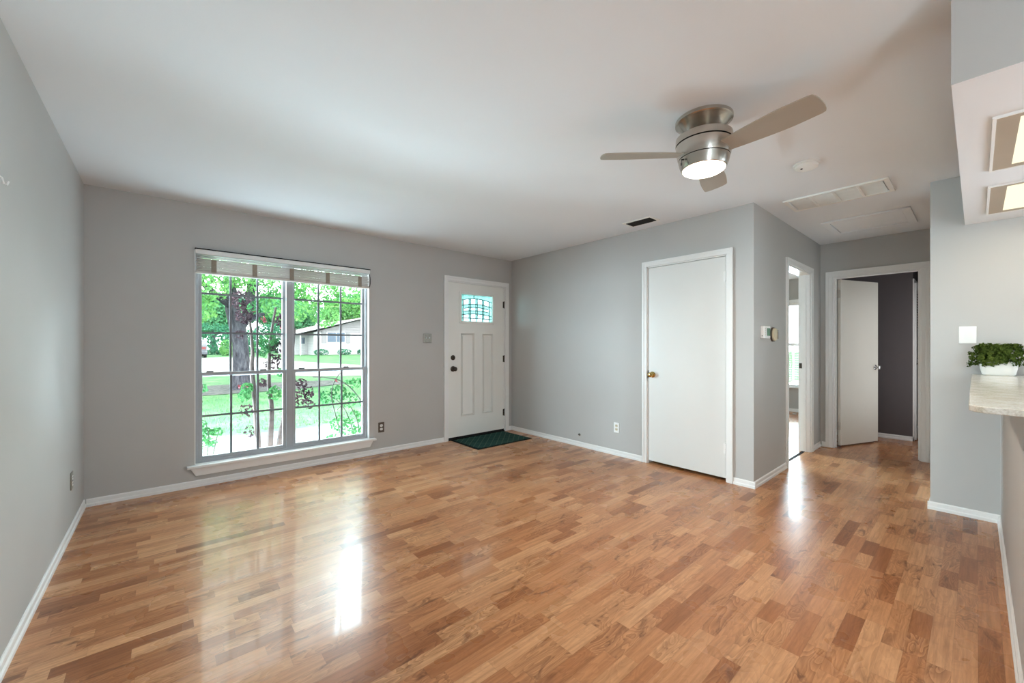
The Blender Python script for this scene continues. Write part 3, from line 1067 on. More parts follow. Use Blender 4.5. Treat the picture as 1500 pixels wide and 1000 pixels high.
# glass door behind the camera, added as a light opening
d = thing('added_door', (XL - 0.05, (SY0 + SY1) / 2, 0), 'unseen glass door added behind the camera as a light opening', 'door', None, 'structure')
m = MB()
for (y0, y1, z0, z1) in ((SY0, SY0 + 0.06, 0, SZ1), (SY1 - 0.06, SY1, 0, SZ1), (-6.53, -6.47, 0, SZ1), (SY0 + 0.06, SY1 - 0.06, 0, 0.07), (SY0 + 0.06, SY1 - 0.06, SZ1 - 0.06, SZ1)):
    m.box(XL - 0.09, XL - 0.04, y0, y1, z0, z1)
m.build('frame', 'white_trim', d)
MB().box(XL - 0.067, XL - 0.063, SY0 + 0.06, SY1 - 0.06, 0.07, SZ1 - 0.06).build('pane', 'clear_glass', d)

# ------------------------------------------------------------------ ceiling fan
FC = Vector((-1.605, -3.445, 0))
fan = thing('ceiling_fan', (FC.x, FC.y, H), 'brushed nickel three-blade ceiling fan with a lit round lamp', 'ceiling fan')
z0 = H
MB().lathe([(0.136, 0.0), (0.142, -0.004), (0.142, -0.020), (0.134, -0.026), (0.128, -0.028), (0.074, -0.085), (0.074, -0.096)], (FC.x, FC.y, H), (0, 0, 1), 56).build('canopy', 'brushed_nickel', fan)
MB().lathe([(0.06, -0.094), (0.132, -0.094), (0.140, -0.099), (0.141, -0.134)], (FC.x, FC.y, H), (0, 0, 1), 56).build('motor_top', 'brushed_nickel', fan)
MB().lathe([(0.132, -0.134), (0.132, -0.141)], (FC.x, FC.y, H), (0, 0, 1), 56).build('groove', 'black_shadow_gap', fan)
MB().lathe([(0.140, -0.141), (0.138, -0.165), (0.131, -0.205), (0.128, -0.214)], (FC.x, FC.y, H), (0, 0, 1), 56).build('motor_housing', 'brushed_nickel', fan)
MB().lathe([(0.122, -0.214), (0.121, -0.218)], (FC.x, FC.y, H), (0, 0, 1), 56).build('groove', 'black_shadow_gap', fan)
MB().lathe([(0.127, -0.218), (0.121, -0.245), (0.112, -0.268), (0.108, -0.270)], (FC.x, FC.y, H), (0, 0, 1), 56).build('lamp_ring', 'brushed_nickel', fan)
MB().lathe([(0.107, -0.268), (0.104, -0.276), (0.090, -0.285), (0.06, -0.291), (0.02, -0.293)], (FC.x, FC.y, H), (0, 0, 1), 48).build('lamp_glass', 'fan_glow', fan, label='glowing frosted lamp glass')
m = MB()
m.cyl((FC.x - 0.118, FC.y + 0.052, H - 0.235), (FC.x - 0.131, FC.y + 0.057, H - 0.238), 0.004, n=8)
m.tube([(FC.x - 0.131, FC.y + 0.057, H - 0.238), (FC.x - 0.132, FC.y + 0.058, H - 0.256)], 0.0015, 6)
m.cyl((FC.x - 0.132, FC.y + 0.058, H - 0.268), (FC.x - 0.132, FC.y + 0.058, H - 0.256), 0.004, n=8)
m.build('pull_chain', 'black_plastic', fan)
for a in (16, 137, -101):
    M4 = Matrix.Translation((FC.x, FC.y, H - 0.192)) @ Matrix.Rotation(math.radians(a), 4, 'Z') @ Matrix.Rotation(math.radians(-13), 4, 'X')
    out = []
    r0, r1 = 0.112, 0.54
    N = 14
    prof = []
    for k in range(N + 1):
        f = k / N
        r = r0 + (r1 - r0 - 0.02) * f
        hw = 0.046 + 0.028 * math.sin(min(1, f * 1.15) * PI / 2) - 0.006 * max(0, f - 0.7) / 0.3
        prof.append((r, hw))
    up = [(r, hw) for r, hw in prof]
    tip = []
    hwt = prof[-1][1]
    for k in range(1, 8):
        t_ = k / 8 * PI
        tip.append((prof[-1][0] + 0.03 * math.sin(t_) ** 0.6, hwt * math.cos(t_)))
    dn = [(r, -hw) for r, hw in reversed(prof)]
    MB().prism(up + tip + dn, 'z', -0.003, 0.003, 0, M4).build('blade', 'blade_silver', fan, 0.001)
    bm_ = MB().box(0.09, 0.17, -0.03, 0.03, 0.003, 0.007, 0, M4)
    bm_.build('blade_iron', 'brushed_nickel', fan)
fl = lamp('fan_lamp', 'AREA', (FC.x, FC.y, H - 0.296), 15, (1.0, 0.90, 0.78), (0, 0, 0), 0.18)
fl.parent = fan
fl.location = (0, 0, -0.296)

# ------------------------------------------------------------------ ceiling fittings
s = thing('smoke_detector', (-0.545, -3.66, H), 'round white smoke detector on the ceiling beside the fan', 'smoke detector')
MB().lathe([(0.074, 0), (0.074, -0.010), (0.070, -0.012)], (-0.545, -3.66, H), (0, 0, 1), 36).build('base', 'white_plastic', s)
MB().lathe([(0.062, -0.012), (0.066, -0.016), (0.064, -0.028), (0.052, -0.036), (0.012, -0.038)], (-0.545, -3.66, H), (0, 0, 1), 36).build('cover', 'white_plastic', s)
MB().lathe([(0.007, -0.037), (0.006, -0.041)], (-0.575, -3.64, H), (0, 0, 1), 12).build('test_button', 'black_plastic', s)

v = thing('ceiling_vent', (-0.256, -2.245, H), 'small dark slatted supply vent on the ceiling near the closet wall', 'vent')
vx0, vx1, vy0, vy1 = -0.345, -0.168, -2.40, -2.092
m = MB()
e = 0.022
m.box(vx0, vx0 + e, vy0, vy1, H - 0.007, H).box(vx1 - e, vx1, vy0, vy1, H - 0.007, H).box(vx0 + e, vx1 - e, vy0, vy0 + e, H - 0.007, H).box(vx0 + e, vx1 - e, vy1 - e, vy1, H - 0.007, H)
m.build('frame', 'grille_white', v)
MB().box(vx0 + e, vx1 - e, vy0 + e, vy1 - e, H - 0.002, H).build('throat', 'vent_dark', v)
for k in range(9):
    x = vx0 + e + 0.008 + k * 0.0147
    m = MB().add([(x, vy0 + e + 0.04, H - 0.003), (x + 0.008, vy0 + e + 0.04, H - 0.010), (x + 0.008, vy1 - e, H - 0.010), (x, vy1 - e, H - 0.003),
                  (x + 0.001, vy0 + e + 0.04, H - 0.002), (x + 0.009, vy0 + e + 0.04, H - 0.009), (x + 0.009, vy1 - e, H - 0.009), (x + 0.001, vy1 - e, H - 0.002)],
                 [(0, 1, 2, 3), (7, 6, 5, 4), (0, 4, 5, 1), (3, 2, 6, 7), (0, 3, 7, 4), (1, 5, 6, 2)])
    m.build('slat', 'vent_dark', v)
m = MB()
for k in range(5):
    y = vy0 + e + 0.006 + k * 0.0075
    m.box(vx0 + e, vx1 - e, y, y + 0.003, H - 0.009, H - 0.002)
m.build('end_fins', 'vent_dark', v)

g = thing('return_grille', (0.335, -3.66, H), 'long white return air grille of four filter cells on the hall ceiling', 'grille')
gx0_, gx1_, gy0_, gy1_ = 0.153, 0.514, -3.993, -3.332
m = MB()
e = 0.03
m.box(gx0_, gx0_ + e, gy0_, gy1_, H - 0.014, H).box(gx1_ - e, gx1_, gy0_, gy1_, H - 0.014, H).box(gx0_ + e, gx1_ - e, gy0_, gy0_ + e, H - 0.014, H).box(gx0_ + e, gx1_ - e, gy1_ - e, gy1_, H - 0.014, H)
for k in range(1, 4):
    y = gy0_ + e + (gy1_ - gy0_ - 2 * e) * k / 4
    m.box(gx0_ + e, gx1_ - e, y - 0.009, y + 0.009, H - 0.013, H)
m.build('frame', 'grille_white', g, 0.003)
for c in range(4):
    ya = gy0_ + e + (gy1_ - gy0_ - 2 * e) * c / 4 + 0.009
    yb2 = gy0_ + e + (gy1_ - gy0_ - 2 * e) * (c + 1) / 4 - 0.009
    m = MB().box(gx0_ + e, gx1_ - e, ya, yb2, H - 0.003, H, 1)
    for k in range(18):
        x = gx0_ + e + 0.008 + k * 0.0165
        m.box(x, x + 0.009, ya, yb2, H - 0.009, H - 0.004, 0)
    m.build('filter_cell', ['grille_white', 'lamp_frame_tan'], g)

h = thing('attic_hatch', (1.44, -3.70, H), 'flat attic hatch with a raised frame on the hall ceiling', 'hatch')
hx0, hx1, hy0, hy1 = 1.13, 1.77, -4.03, -3.39
m = MB()
e = 0.06
m.box(hx0, hx0 + e, hy0, hy1, H - 0.016, H).box(hx1 - e, hx1, hy0, hy1, H - 0.016, H).box(hx0 + e, hx1 - e, hy0, hy0 + e, H - 0.016, H).box(hx0 + e, hx1 - e, hy1 - e, hy1, H - 0.016, H)
m.build('frame', 'ceiling_paint', h, 0.003)
MB().box(hx0 + e + 0.004, hx1 - e - 0.004, hy0 + e + 0.004, hy1 - e - 0.004, H - 0.006, H).build('panel', 'ceiling_paint', h)

# lights in the soffit
for (x0, x1, label) in ((-1.43, -0.735, 'lit yellow panel light in the soffit, the one nearer the camera'),
                        (-0.42, 0.262, 'lit yellow panel light in the soffit, the one nearer the switch wall')):
    p = thing('panel_light', ((x0 + x1) / 2, -4.62, SOZ), label, 'light', 'soffit panel lights over the bar')
    y1, y0 = -4.457, -4.80
    a, c = 0.042, 0.058
    m = MB()
    m.box(x0, x0 + a, y0, y1, SOZ - 0.006, SOZ).box(x1 - a, x1, y0, y1, SOZ - 0.006, SOZ)
    m.box(x0 + a, x1 - a, y1 - c, y1, SOZ - 0.006, SOZ).box(x0 + a, x1 - a, y0, y0 + c, SOZ - 0.006, SOZ)
    m.build('frame', 'lamp_frame_tan', p)
    m = MB()
    l_ = 0.01
    m.box(x0 - l_, x0, y0 - l_, y1 + l_, SOZ - 0.009, SOZ).box(x1, x1 + l_, y0 - l_, y1 + l_, SOZ - 0.009, SOZ)
    m.box(x0, x1, y1, y1 + l_, SOZ - 0.009, SOZ).box(x0, x1, y0 - l_, y0, SOZ - 0.009, SOZ)
    m.build('trim_lip', 'white_trim', p)
    MB().box(x0 + a, x1 - a, y0 + c, y1 - c, SOZ - 0.004, SOZ).build('lens', 'fluorescent_glow', p, label='glowing yellow lens')
    L_ = lamp('tube_lamp', 'AREA', ((x0 + x1) / 2, -4.63, SOZ - 0.012), 2.2, (1.0, 0.86, 0.62), (0, 0, 0), 0.55, 0.2)
    L_.parent = p
    L_.location = (0, -0.01, -0.012)


# ------------------------------------------------------------------ switches, outlets, wall things
def toggles(name, c, n, label):
    """metal toggle plate on the front wall"""
    x, z = c
    w_, h_ = 0.058 * n, 0.112
    o = thing(name, (x, 0, z), label, 'light switch')
    MB().box(x - w_ / 2, x + w_ / 2, -0.006, 0, z - h_ / 2, z + h_ / 2).build('plate', 'steel_plate', o, 0.003)
    for k in range(n):
        xx = x + (k - (n - 1) / 2) * 0.046
        MB().box(xx - 0.006, xx + 0.006, -0.016, -0.005, z - 0.004, z + 0.016).build('toggle', 'white_plastic', o, 0.002)
        for dz in (-0.036, 0.036):
            MB().lathe([(0.004, 0), (0.003, 0.002)], (xx, -0.006, z + dz), (0, -1, 0), 10).build('screw', 'bronze', o)


toggles('light_switch', (-1.365, 1.308), 2, 'steel double toggle switch plate left of the entry door')


def outlet(c, axis, s, label, plate, face='white_plastic'):
    """duplex outlet at c on a wall; axis: wall normal axis, s: sign of the normal"""
    N = Vector((s, 0, 0)) if axis == 'x' else Vector((0, s, 0))
    T = Vector((0, 0, 1)).cross(N)
    M4 = Matrix((T.to_4d(), (0, 0, 1, 0), N.to_4d(), (0, 0, 0, 1))).transposed()
    M4 = Matrix.Translation(c) @ Matrix(((T.x, 0, N.x, 0), (T.y, 0, N.y, 0), (0, 1, 0, 0), (0, 0, 0, 1)))
    o = thing('wall_outlet', c, label, 'outlet')
    MB().box(-0.035, 0.035, -0.057, 0.057, 0, 0.006, 0, M4).build('plate', plate, o, 0.003)
    for dz in (0.02, -0.02):
        q = []
        for k in range(20):
            a = 2 * PI * k / 20
            q.append((0.0165 * math.cos(a), dz + max(-0.0135, min(0.0135, 0.0165 * math.sin(a)))))
        r = MB().prism(q, 'z', 0.006, 0.0085, 0, M4).build('receptacle', face, o)
        mm = MB().box(-0.008, -0.005, dz - 0.003, dz + 0.006, 0.0085, 0.009, 0, M4).box(0.005, 0.008, dz - 0.003, dz + 0.006, 0.0085, 0.009, 0, M4)
        mm.build('slots', 'black_plastic', r)
    return o


outlet((-1.949, 0, 0.295), 'y', -1, 'brown plated outlet on the front wall right of the window', 'brown_plate')
outlet((0, -1.79, 0.308), 'x', -1, 'white outlet on the closet wall left of the closet door', 'white_plastic', 'cream_plastic')
outlet((XL, -0.54, 0.338), 'x', 1, 'steel plated outlet low on the left wall by the corner', 'steel_plate')

o = thing('light_switch', (XD, -4.365, 1.296), 'white rocker light switch on the wall behind the bar', 'light switch')
MB().box(XD - 0.007, XD, -4.365 - 0.042, -4.365 + 0.042, 1.296 - 0.061, 1.296 + 0.061).build('plate', 'white_plastic', o, 0.003)
MB().prism([(XD - 0.007, 1.262), (XD - 0.007, 1.33), (XD - 0.009, 1.33), (XD - 0.013, 1.262)], 'y', -4.382, -4.348).build('rocker', 'white_trim', o)

o = thing('coax_jack', (0, -1.261, 0.143), 'small round coax cable jack low on the closet wall', 'jack')
MB().lathe([(0.018, 0), (0.018, 0.003), (0.014, 0.005)], (0, -1.261, 0.143), (-1, 0, 0), 20).build('plate', 'steel_plate', o)
MB().lathe([(0.010, 0.004), (0.010, 0.008), (0.006, 0.009), (0.006, 0.022)], (0, -1.261, 0.143), (-1, 0, 0), 12).build('connector', 'bronze', o)

o = thing('wall_hook', (XL, -2.02, 1.82), 'tiny white hook high on the left wall', 'hook')
m = MB()
m.tube([(XL, -2.075, 1.845), (XL + 0.012, -2.075, 1.835), (XL + 0.016, -2.075, 1.815), (XL + 0.024, -2.075, 1.812), (XL + 0.028, -2.075, 1.826)], 0.003, 8)
m.build('prong', 'white_plastic', o)
MB().lathe([(0.01, 0), (0.01, 0.003)], (XL, -2.075, 1.843), (1, 0, 0), 12).build('plate', 'white_plastic', o)

o = thing('thermostat', (0.245, YH, 1.338), 'white thermostat with a green screen on the hall wall', 'thermostat')
tx0, tx1, tz0, tz1 = 0.16, 0.325, 1.281, 1.395
MB().box(tx0, tx1, YH - 0.03, YH, tz0, tz1).build('body', 'white_plastic', o, 0.006)
MB().box(0.232, 0.312, YH - 0.0315, YH - 0.029, 1.306, 1.375).build('screen', 'lcd_green', o)
m = MB()
for k in range(4):
    m.box(0.185, 0.197, YH - 0.032, YH - 0.029, 1.31 + k * 0.018, 1.318 + k * 0.018)
m.build('buttons', 'cream_plastic', o)
MB().lathe([(0.004, 0), (0.004, 0.0015)], (tx0, YH - 0.015, 1.305), (-1, 0, 0), 10).build('screw', 'black_plastic', o)

o = thing('wall_dial', (0.475, YH, 1.322), 'round cream dial on the hall wall right of the thermostat', 'dial')
dc = (0.475, YH, 1.322)
MB().lathe([(0.066, 0), (0.066, 0.014)], dc, (0, -1, 0), 32).build('back_ring', 'brown_plate', o)
MB().lathe([(0.058, 0.014), (0.058, 0.026), (0.052, 0.034), (0.02, 0.036)], dc, (0, -1, 0), 32).build('cover', 'cream_plastic', o)
MB().box(0.507, 0.519, YH - 0.0365, YH - 0.030, 1.282, 1.352).build('slider', 'black_plastic', o)
MB().box(0.497, 0.527, YH - 0.0362, YH - 0.031, 1.360, 1.364).build('mark', 'black_plastic', o)

# door mat
o = thing('door_mat', (-0.6, -0.31, 0), 'dark green door mat with a lattice pattern at the front door', 'mat')
m = MB()
m.box(-1.035, -0.165, -0.602, -0.012, 0, 0.006)
m.build('backing', 'mat_border', o, 0.003)
MB().box(-1.01, -0.19, -0.58, -0.035, 0.006, 0.011).build('pile', 'mat_green', o, 0.003)

# ------------------------------------------------------------------ bar counter and plant
ZC = 1.02
ey = -4.383
pts = [(XD, ey), (-1.69, ey - 0.006)]
for k in range(1, 7):
    a = k / 6 * PI / 2
    pts.append((-1.69 - 0.075 * math.sin(a), ey - 0.006 - 0.05 * (1 - math.cos(a))))
pts += [(-1.772, -4.50), (-1.775, -4.60), (-1.77, -4.72), (-1.74, -4.80), (-1.70, -4.82), (XD, -4.82)]
mb = MB().prism(pts, 'z', ZC - 0.022, ZC)
o = mb.build('bar_counter', 'quartz', None, 0.003)
tag(o, 'beige stone bar top with a rounded end over the half wall', 'counter')

PX, PY = 0.445, -4.503
pl = thing('potted_plant', (PX, PY, ZC), 'dense small-leaved green plant in a white trough pot on the bar', 'plant')
m = MB()


def trough(z, hx, hy, r):
    q = []
    for (cx, cy, a0) in ((hx - r, hy - r, 0), (-hx + r, hy - r, 90), (-hx + r, -hy + r, 180), (hx - r, -hy + r, 270)):
        for k in range(6):
            a = math.radians(a0 + k * 18)
            q.append((PX + cx + r * math.cos(a), PY + cy + r * math.sin(a), z))
    return q


rings = [trough(ZC, 0.036, 0.066, 0.022), trough(ZC + 0.006, 0.042, 0.073, 0.028), trough(ZC + 0.045, 0.050, 0.081, 0.03), trough(ZC + 0.092, 0.054, 0.086, 0.03),
         trough(ZC + 0.092, 0.048, 0.080, 0.026), trough(ZC + 0.07, 0.046, 0.078, 0.026)]
n = len(rings[0])
verts = [p for r in rings for p in r]
faces = [(i * n + k, i * n + (k + 1) % n, (i + 1) * n + (k + 1) % n, (i + 1) * n + k) for i in range(len(rings) - 1) for k in range(n)]
faces.append(tuple(range(n))[::-1])
m.add(verts, faces, 0, True)
m.build('pot', 'pot_white', pl)
m = MB()
m.add(trough(ZC + 0.075, 0.046, 0.078, 0.026), [tuple(range(n))])
m.build('soil', 'soil', pl)


def leaf_cloud(P, N, size, cup=0.25, jitter=0.6, aspect=0.6):
    """leaf shaped quads-with-fold at points P (n,3) facing roughly N (n,3)"""
    n = len(P)
    N = N + rng.normal(0, jitter, (n, 3))
    N /= np.linalg.norm(N, axis=1)[:, None] + 1e-9
    A = np.cross(N, rng.normal(0, 1, (n, 3)))
    A /= np.linalg.norm(A, axis=1)[:, None] + 1e-9
    B = np.cross(N, A)
    s = (size * rng.uniform(0.7, 1.3, n))[:, None]
    v = np.empty((n, 6, 3))
    v[:, 0] = P - A * s * 0.5
    v[:, 1] = P - A * s * 0.1 + B * s * aspect * 0.5 + N * s * cup * 0.4
    v[:, 2] = P + A * s * 0.35 + B * s * aspect * 0.3 + N * s * cup * 0.4
    v[:, 3] = P + A * s * 0.5
    v[:, 4] = P + A * s * 0.35 - B * s * aspect * 0.3 + N * s * cup * 0.4
    v[:, 5] = P - A * s * 0.1 - B * s * aspect * 0.5 + N * s * cup * 0.4
    idx = np.arange(n)[:, None] * 6
    f = np.concatenate([idx + np.array([[0, 1, 2, 3]]), idx + np.array([[0, 3, 4, 5]])]).tolist()
    return v.reshape(-1, 3), f


def leaf_obj(name, P, N, size, mat, parent=None, **kw):
    v, f = leaf_cloud(np.asarray(P), np.asarray(N), size, **kw)
    off = parent_world(parent) if parent is not None else Vector((0, 0, 0))
    me = bpy.data.meshes.new(name)
    me.from_pydata((v - np.array(off)).tolist(), [], f)
    me.materials.append(MATS[mat])
    o = bpy.data.objects.new(name, me)
    COL.objects.link(o)
    if parent is not None:
        o.parent = parent
    return o


# succulent-like foliage: rosettes over a loaf shaped dome
Pl, Nl = [], []
for k in range(520):
    u = rng.uniform(-1, 1)
    ph = rng.uniform(-0.4, 1.0) * PI / 2
    th = rng.uniform(0, 2 * PI)
    nx, ny, nz = math.cos(ph) * math.cos(th), math.cos(ph) * math.sin(th), math.sin(ph)
    c = np.array([PX - 0.004 + nx * 0.074, PY + 0.004 + u * 0.078 + ny * 0.064, ZC + 0.115 + nz * 0.082 + 0.010 * math.sin(u * 9 + th)])
    c[0] = min(c[0], XD - 0.012)
    nn = np.array([nx, ny * 1.2, nz])
    for j in range(9):
        d_ = rng.normal(0, 1, 3)
        d_ -= nn * d_.dot(nn) * 0.5
        d_ /= np.linalg.norm(d_)
        q = c + d_ * 0.008 + nn * rng.uniform(-0.012, 0.006)
        q[0] = min(q[0], XD - 0.008)
        Pl.append(q)
        Nl.append(nn + d_ * 0.6)
leaf_obj('foliage', Pl, Nl, 0.014, 'leaf_succulent', pl, cup=0.35, jitter=0.5, aspect=0.75)

# ------------------------------------------------------------------ outdoors


def gz(x, y):
    """ground height"""
    t = min(1, max(0, (y - 10) / 30))
    return -0.15 + 0.36 * t


def ground_patch(poly, name, mat, dz, label, cat, thick=0.0):
    bm = bmesh.new()
    vs = [bm.verts.new((x, y, 0)) for x, y in poly]
    bm.faces.new(vs)
    ys = [p[1] for p in poly]
    for yc in np.arange(math.floor(min(ys)), math.ceil(max(ys)), 2.0):
        bmesh.ops.bisect_plane(bm, geom=bm.verts[:] + bm.edges[:] + bm.faces[:], plane_co=(0, yc, 0), plane_no=(0, 1, 0))
    for v_ in bm.verts:
        v_.co.z = gz(v_.co.x, v_.co.y) + dz
    bmesh.ops.recalc_face_normals(bm, faces=bm.faces)
    for f_ in bm.faces:
        if f_.normal.z < 0:
            f_.normal_flip()
    me = bpy.data.meshes.new(name)
    bm.to_mesh(me)
    bm.free()
    me.materials.append(MATS[mat])
    o = bpy.data.objects.new(name, me)
    COL.objects.link(o)
    return tag(o, label, cat, None, 'structure')


ground_patch([(-70, 0.14), (90, 0.14), (90, 110), (-70, 110)], 'lawn', 'lawn_green', 0.0, 'green front lawn outside the window', 'lawn')
ground_patch([(-9, 1.0), (4, 0.9), (4, 2.62), (-9, 3.05)], 'path', 'concrete', 0.012, 'pale concrete path just outside the window', 'path')
ground_patch([(-60, 27), (-9, 25), (-2.6, 19), (1.0, 13.8), (5, 12.2), (30, 10.5), (30, 15.0), (9.5, 16.5), (5.5, 20), (3.4, 27), (2.0, 37), (-60, 41)], 'street', 'asphalt_pale', 0.012,
             'pale paved street beyond the lawn', 'street')
ground_patch([(-7, 9.2), (-1, 9.3), (1.2, 10.3), (1.0, 11.8), (-2, 12.2), (-7, 11.8)], 'gravel_bed', 'gravel', 0.014, 'grey gravel bed around the big tree', 'gravel bed')

# short grass near the window
n = 9000
gx_ = rng.uniform(-7, 5, n)
gy_ = 3.1 + rng.uniform(0, 1, n) ** 1.5 * 6.0
hgt = rng.uniform(0.03, 0.07, n)
ang_ = rng.uniform(0, 2 * PI, n)
vv = np.empty((n, 3, 3))
base = np.stack([gx_, gy_, np.full(n, -0.15)], 1)
dirv = np.stack([np.cos(ang_), np.sin(ang_), np.zeros(n)], 1)
vv[:, 0] = base - dirv * 0.008
vv[:, 1] = base + dirv * 0.008
vv[:, 2] = base + np.stack([rng.normal(0, 0.02, n), rng.normal(0, 0.02, n), hgt], 1)
me = bpy.data.meshes.new('grass')
me.from_pydata(vv.reshape(-1, 3).tolist(), [], (np.arange(n)[:, None] * 3 + np.array([[0, 1, 2]])).tolist())
me.materials.append(MATS['grass_blade'])
o = bpy.data.objects.new('grass', me)
COL.objects.link(o)
tag(o, 'short green grass blades on the lawn outside the window', 'grass', None, 'stuff')


def blob_points(c, r, n):
    d_ = rng.normal(0, 1, (n, 3))
    d_ /= np.linalg.norm(d_, axis=1)[:, None]
    rad = rng.uniform(0.55, 1.0, n) ** 0.5
    return np.asarray(c) + d_ * rad[:, None] * np.asarray(r), d_


def tree(name, base, trunk_pts, trunk_r, blobs, leaves, size, mat, label, group=None, limbs=()):
    t = thing(name, base, label, 'tree', group)
    m = MB().tube(trunk_pts, trunk_r, 12)
    for pts_, r_ in limbs:
        m.tube(pts_, r_, 8)
    m.build('trunk', 'bark', t)
    P, N = [], []
    tot = sum(b_[1][0] * b_[1][1] + b_[1][2] for b_ in blobs)
    for c_, r_ in blobs:
        k = int(leaves * (r_[0] * r_[1] + r_[2]) / tot)
        a, b_ = blob_points(c_, r_, k)
        P.append(a)
        N.append(b_)
    leaf_obj('crown', np.concatenate(P), np.concatenate(N), size, mat, t, jitter=0.9)
    return t


# big shade tree in the yard
bz = gz(-1.95, 10.5)
tp = [(-1.95, 10.5, bz - 0.05), (-1.97, 10.5, bz + 0.25), (-2.0, 10.5, 0.6), (-2.03, 10.5, 1.3), (-2.1, 10.5, 1.75), (-2.22, 10.55, 2.3), (-2.3, 10.6, 3.2), (-2.2, 10.6, 5.0)]
tr_ = [0.42, 0.27, 0.23, 0.21, 0.22, 0.19, 0.16, 0.08]
limbs = [([(-2.12, 10.5, 1.7), (-1.85, 10.45, 2.1), (-1.78, 10.4, 2.7), (-1.7, 10.4, 3.6), (-1.3, 10.4, 4.8)], [0.17, 0.15, 0.13, 0.11, 0.05]),
         ([(-1.9, 10.45, 1.95), (-1.55, 10.4, 2.18), (-1.2, 10.3, 2.25)], [0.09, 0.07, 0.03]),
         ([(-2.22, 10.55, 2.35), (-2.7, 10.2, 2.75), (-3.2, 9.8, 3.15), (-4.2, 9.2, 3.6)], [0.10, 0.085, 0.07, 0.03])]
blobs = [((-3.4, 9.2, 2.25), (0.75, 0.8, 0.5)), ((-3.2, 9.0, 2.75), (0.8, 0.8, 0.4)), ((-2.6, 9.3, 3.4), (1.6, 1.2, 0.5)),
         ((-1.3, 9.6, 3.2), (1.2, 1.0, 0.55)), ((-0.9, 9.8, 2.5), (0.75, 0.8, 0.6)), ((-0.1, 9.6, 3.1), (0.9, 0.9, 0.6)),
         ((0.8, 9.4, 3.3), (0.8, 0.9, 0.5)), ((-1.6, 10.5, 5.2), (3.2, 2.6, 1.3)), ((0.6, 10.0, 4.8), (2.0, 2.0, 1.0)), ((0.35, 10.2, 2.3), (0.5, 0.5, 0.5)), ((-3.6, 10.5, 4.6), (2.2, 2.2, 1.0))]
tree('shade_tree', (-1.95, 10.5, bz), tp, tr_, blobs, 20000, 0.10, 'leaf_fresh', 'big grey-barked tree in the front yard behind the left window', None, limbs)

# trees and hedges far behind
bg = [('background_tree', (1.0, 62, 0.2), 4.2, 5.0, 'leaf_mint', 'mint green tree beyond the street, behind the shade tree trunk, left'),
      ('background_tree', (9.5, 70, 0.2), 4.4, 6.6, 'leaf_mint', 'mint green tree beyond the street, just left of the far house'),
      ('background_tree', (4.4, 82, 0.2), 5.0, 8.0, 'leaf_deep', 'tall dark tree farthest back, behind the big shade tree'),
      ('background_tree', (18.0, 62, 0.2), 4.4, 7.2, 'leaf_fresh', 'rounded tree rising over the far house roof ridge'),
      ('background_tree', (17.5, 88, 0.2), 5.4, 6.5, 'leaf_mint', 'high tree behind the left slope of the far house roof'),
      ('background_tree', (25.5, 76, 0.2), 5.2, 9.5, 'leaf_mint', 'high tree behind the right end of the far house')]
for nm, (x, y, z), r, zc, mat, lb in bg:
    blobs = []
    for k in range(7):
        a = rng.uniform(0, 2 * PI)
        q = rng.uniform(0.2, 0.75) * r
        blobs.append(((x + q * math.cos(a) * 0.8, y + q * math.sin(a) * 0.5, zc + rng.uniform(-0.45, 0.45) * r * 0.7), (r * 0.55, r * 0.5, r * 0.42)))
    tree(nm, (x, y, z), [(x, y, z - 0.2), (x + 0.1, y, zc * 0.6), (x, y, zc)], [0.35, 0.28, 0.12], blobs, 6000, 0.5, mat, lb, 'trees beyond the street')
for (x, y, rx, rz, mat, lb) in ((0.4, 48, 4.6, 1.9, 'leaf_deep', 'dark green hedge beyond the street behind the parked car'),
                                (7.2, 55.5, 3.6, 2.2, 'leaf_deep', 'dark green hedge beyond the street left of the far house'),
                                (0.75, 43, 0.6, 0.9, 'leaf_fresh', 'small yellow-green shrub beside the street, right of the parked car')):
    t = thing('hedge' if rx > 1 else 'shrub', (x, y, 0.2), lb, 'hedge' if rx > 1 else 'shrub')
    MB().tube([(x, y, 0.1), (x, y, 0.2 + rz * 0.6)], [0.08, 0.03], 6).build('stem', 'stem_brown', t)
    P, N = blob_points((x, y, 0.2 + rz * 0.75), (rx, 1.2 if rx > 1 else 0.6, rz), int(500 + 420 * rx))
    leaf_obj('foliage', P, N, 0.3 if rx > 1 else 0.16, mat, t)

# house over the street
HY = 40.0
hz = gz(8, HY)
hs = thing('neighbour_house', (12.4, HY, hz), 'low white brick house with grey siding gable across the street', 'house')
MB().box(7.75, 17.2, HY, HY + 10, hz - 0.1, 2.55).build('brick_wall', 'white_brick', hs)
m = MB()
m.prism([(7.75, 2.55), (17.2, 2.55), (12.45, 3.98)], 'y', HY + 0.05, HY + 9.95)
m.build('gable', 'siding', hs)
m = MB()
for k in range(5):
    z = 2.62 + k * 0.27
    hw = (3.98 - z) / 1.43 * 4.72
    m.box(12.45 - hw, 12.45 + hw, HY + 0.02, HY + 0.05, z, z + 0.02)
m.build('siding_lines', 'shutter_grey', hs)
m = MB()
for sgn in (-1, 1):
    xe = 12.45 + sgn * 6.45
    m.add([(12.45, HY - 0.5, 4.22), (xe, HY - 0.5, 2.34 + 0.12), (xe, HY + 10.5, 2.34 + 0.12), (12.45, HY + 10.5, 4.22),
           (12.45, HY - 0.5, 4.10), (xe, HY - 0.5, 2.34), (xe, HY + 10.5, 2.34), (12.45, HY + 10.5, 4.10)],
          [(0, 1, 2, 3), (7, 6, 5, 4), (0, 4, 5, 1), (1, 5, 6, 2), (2, 6, 7, 3)])
m.build('roof', 'roof_shingle', hs)
m = MB()
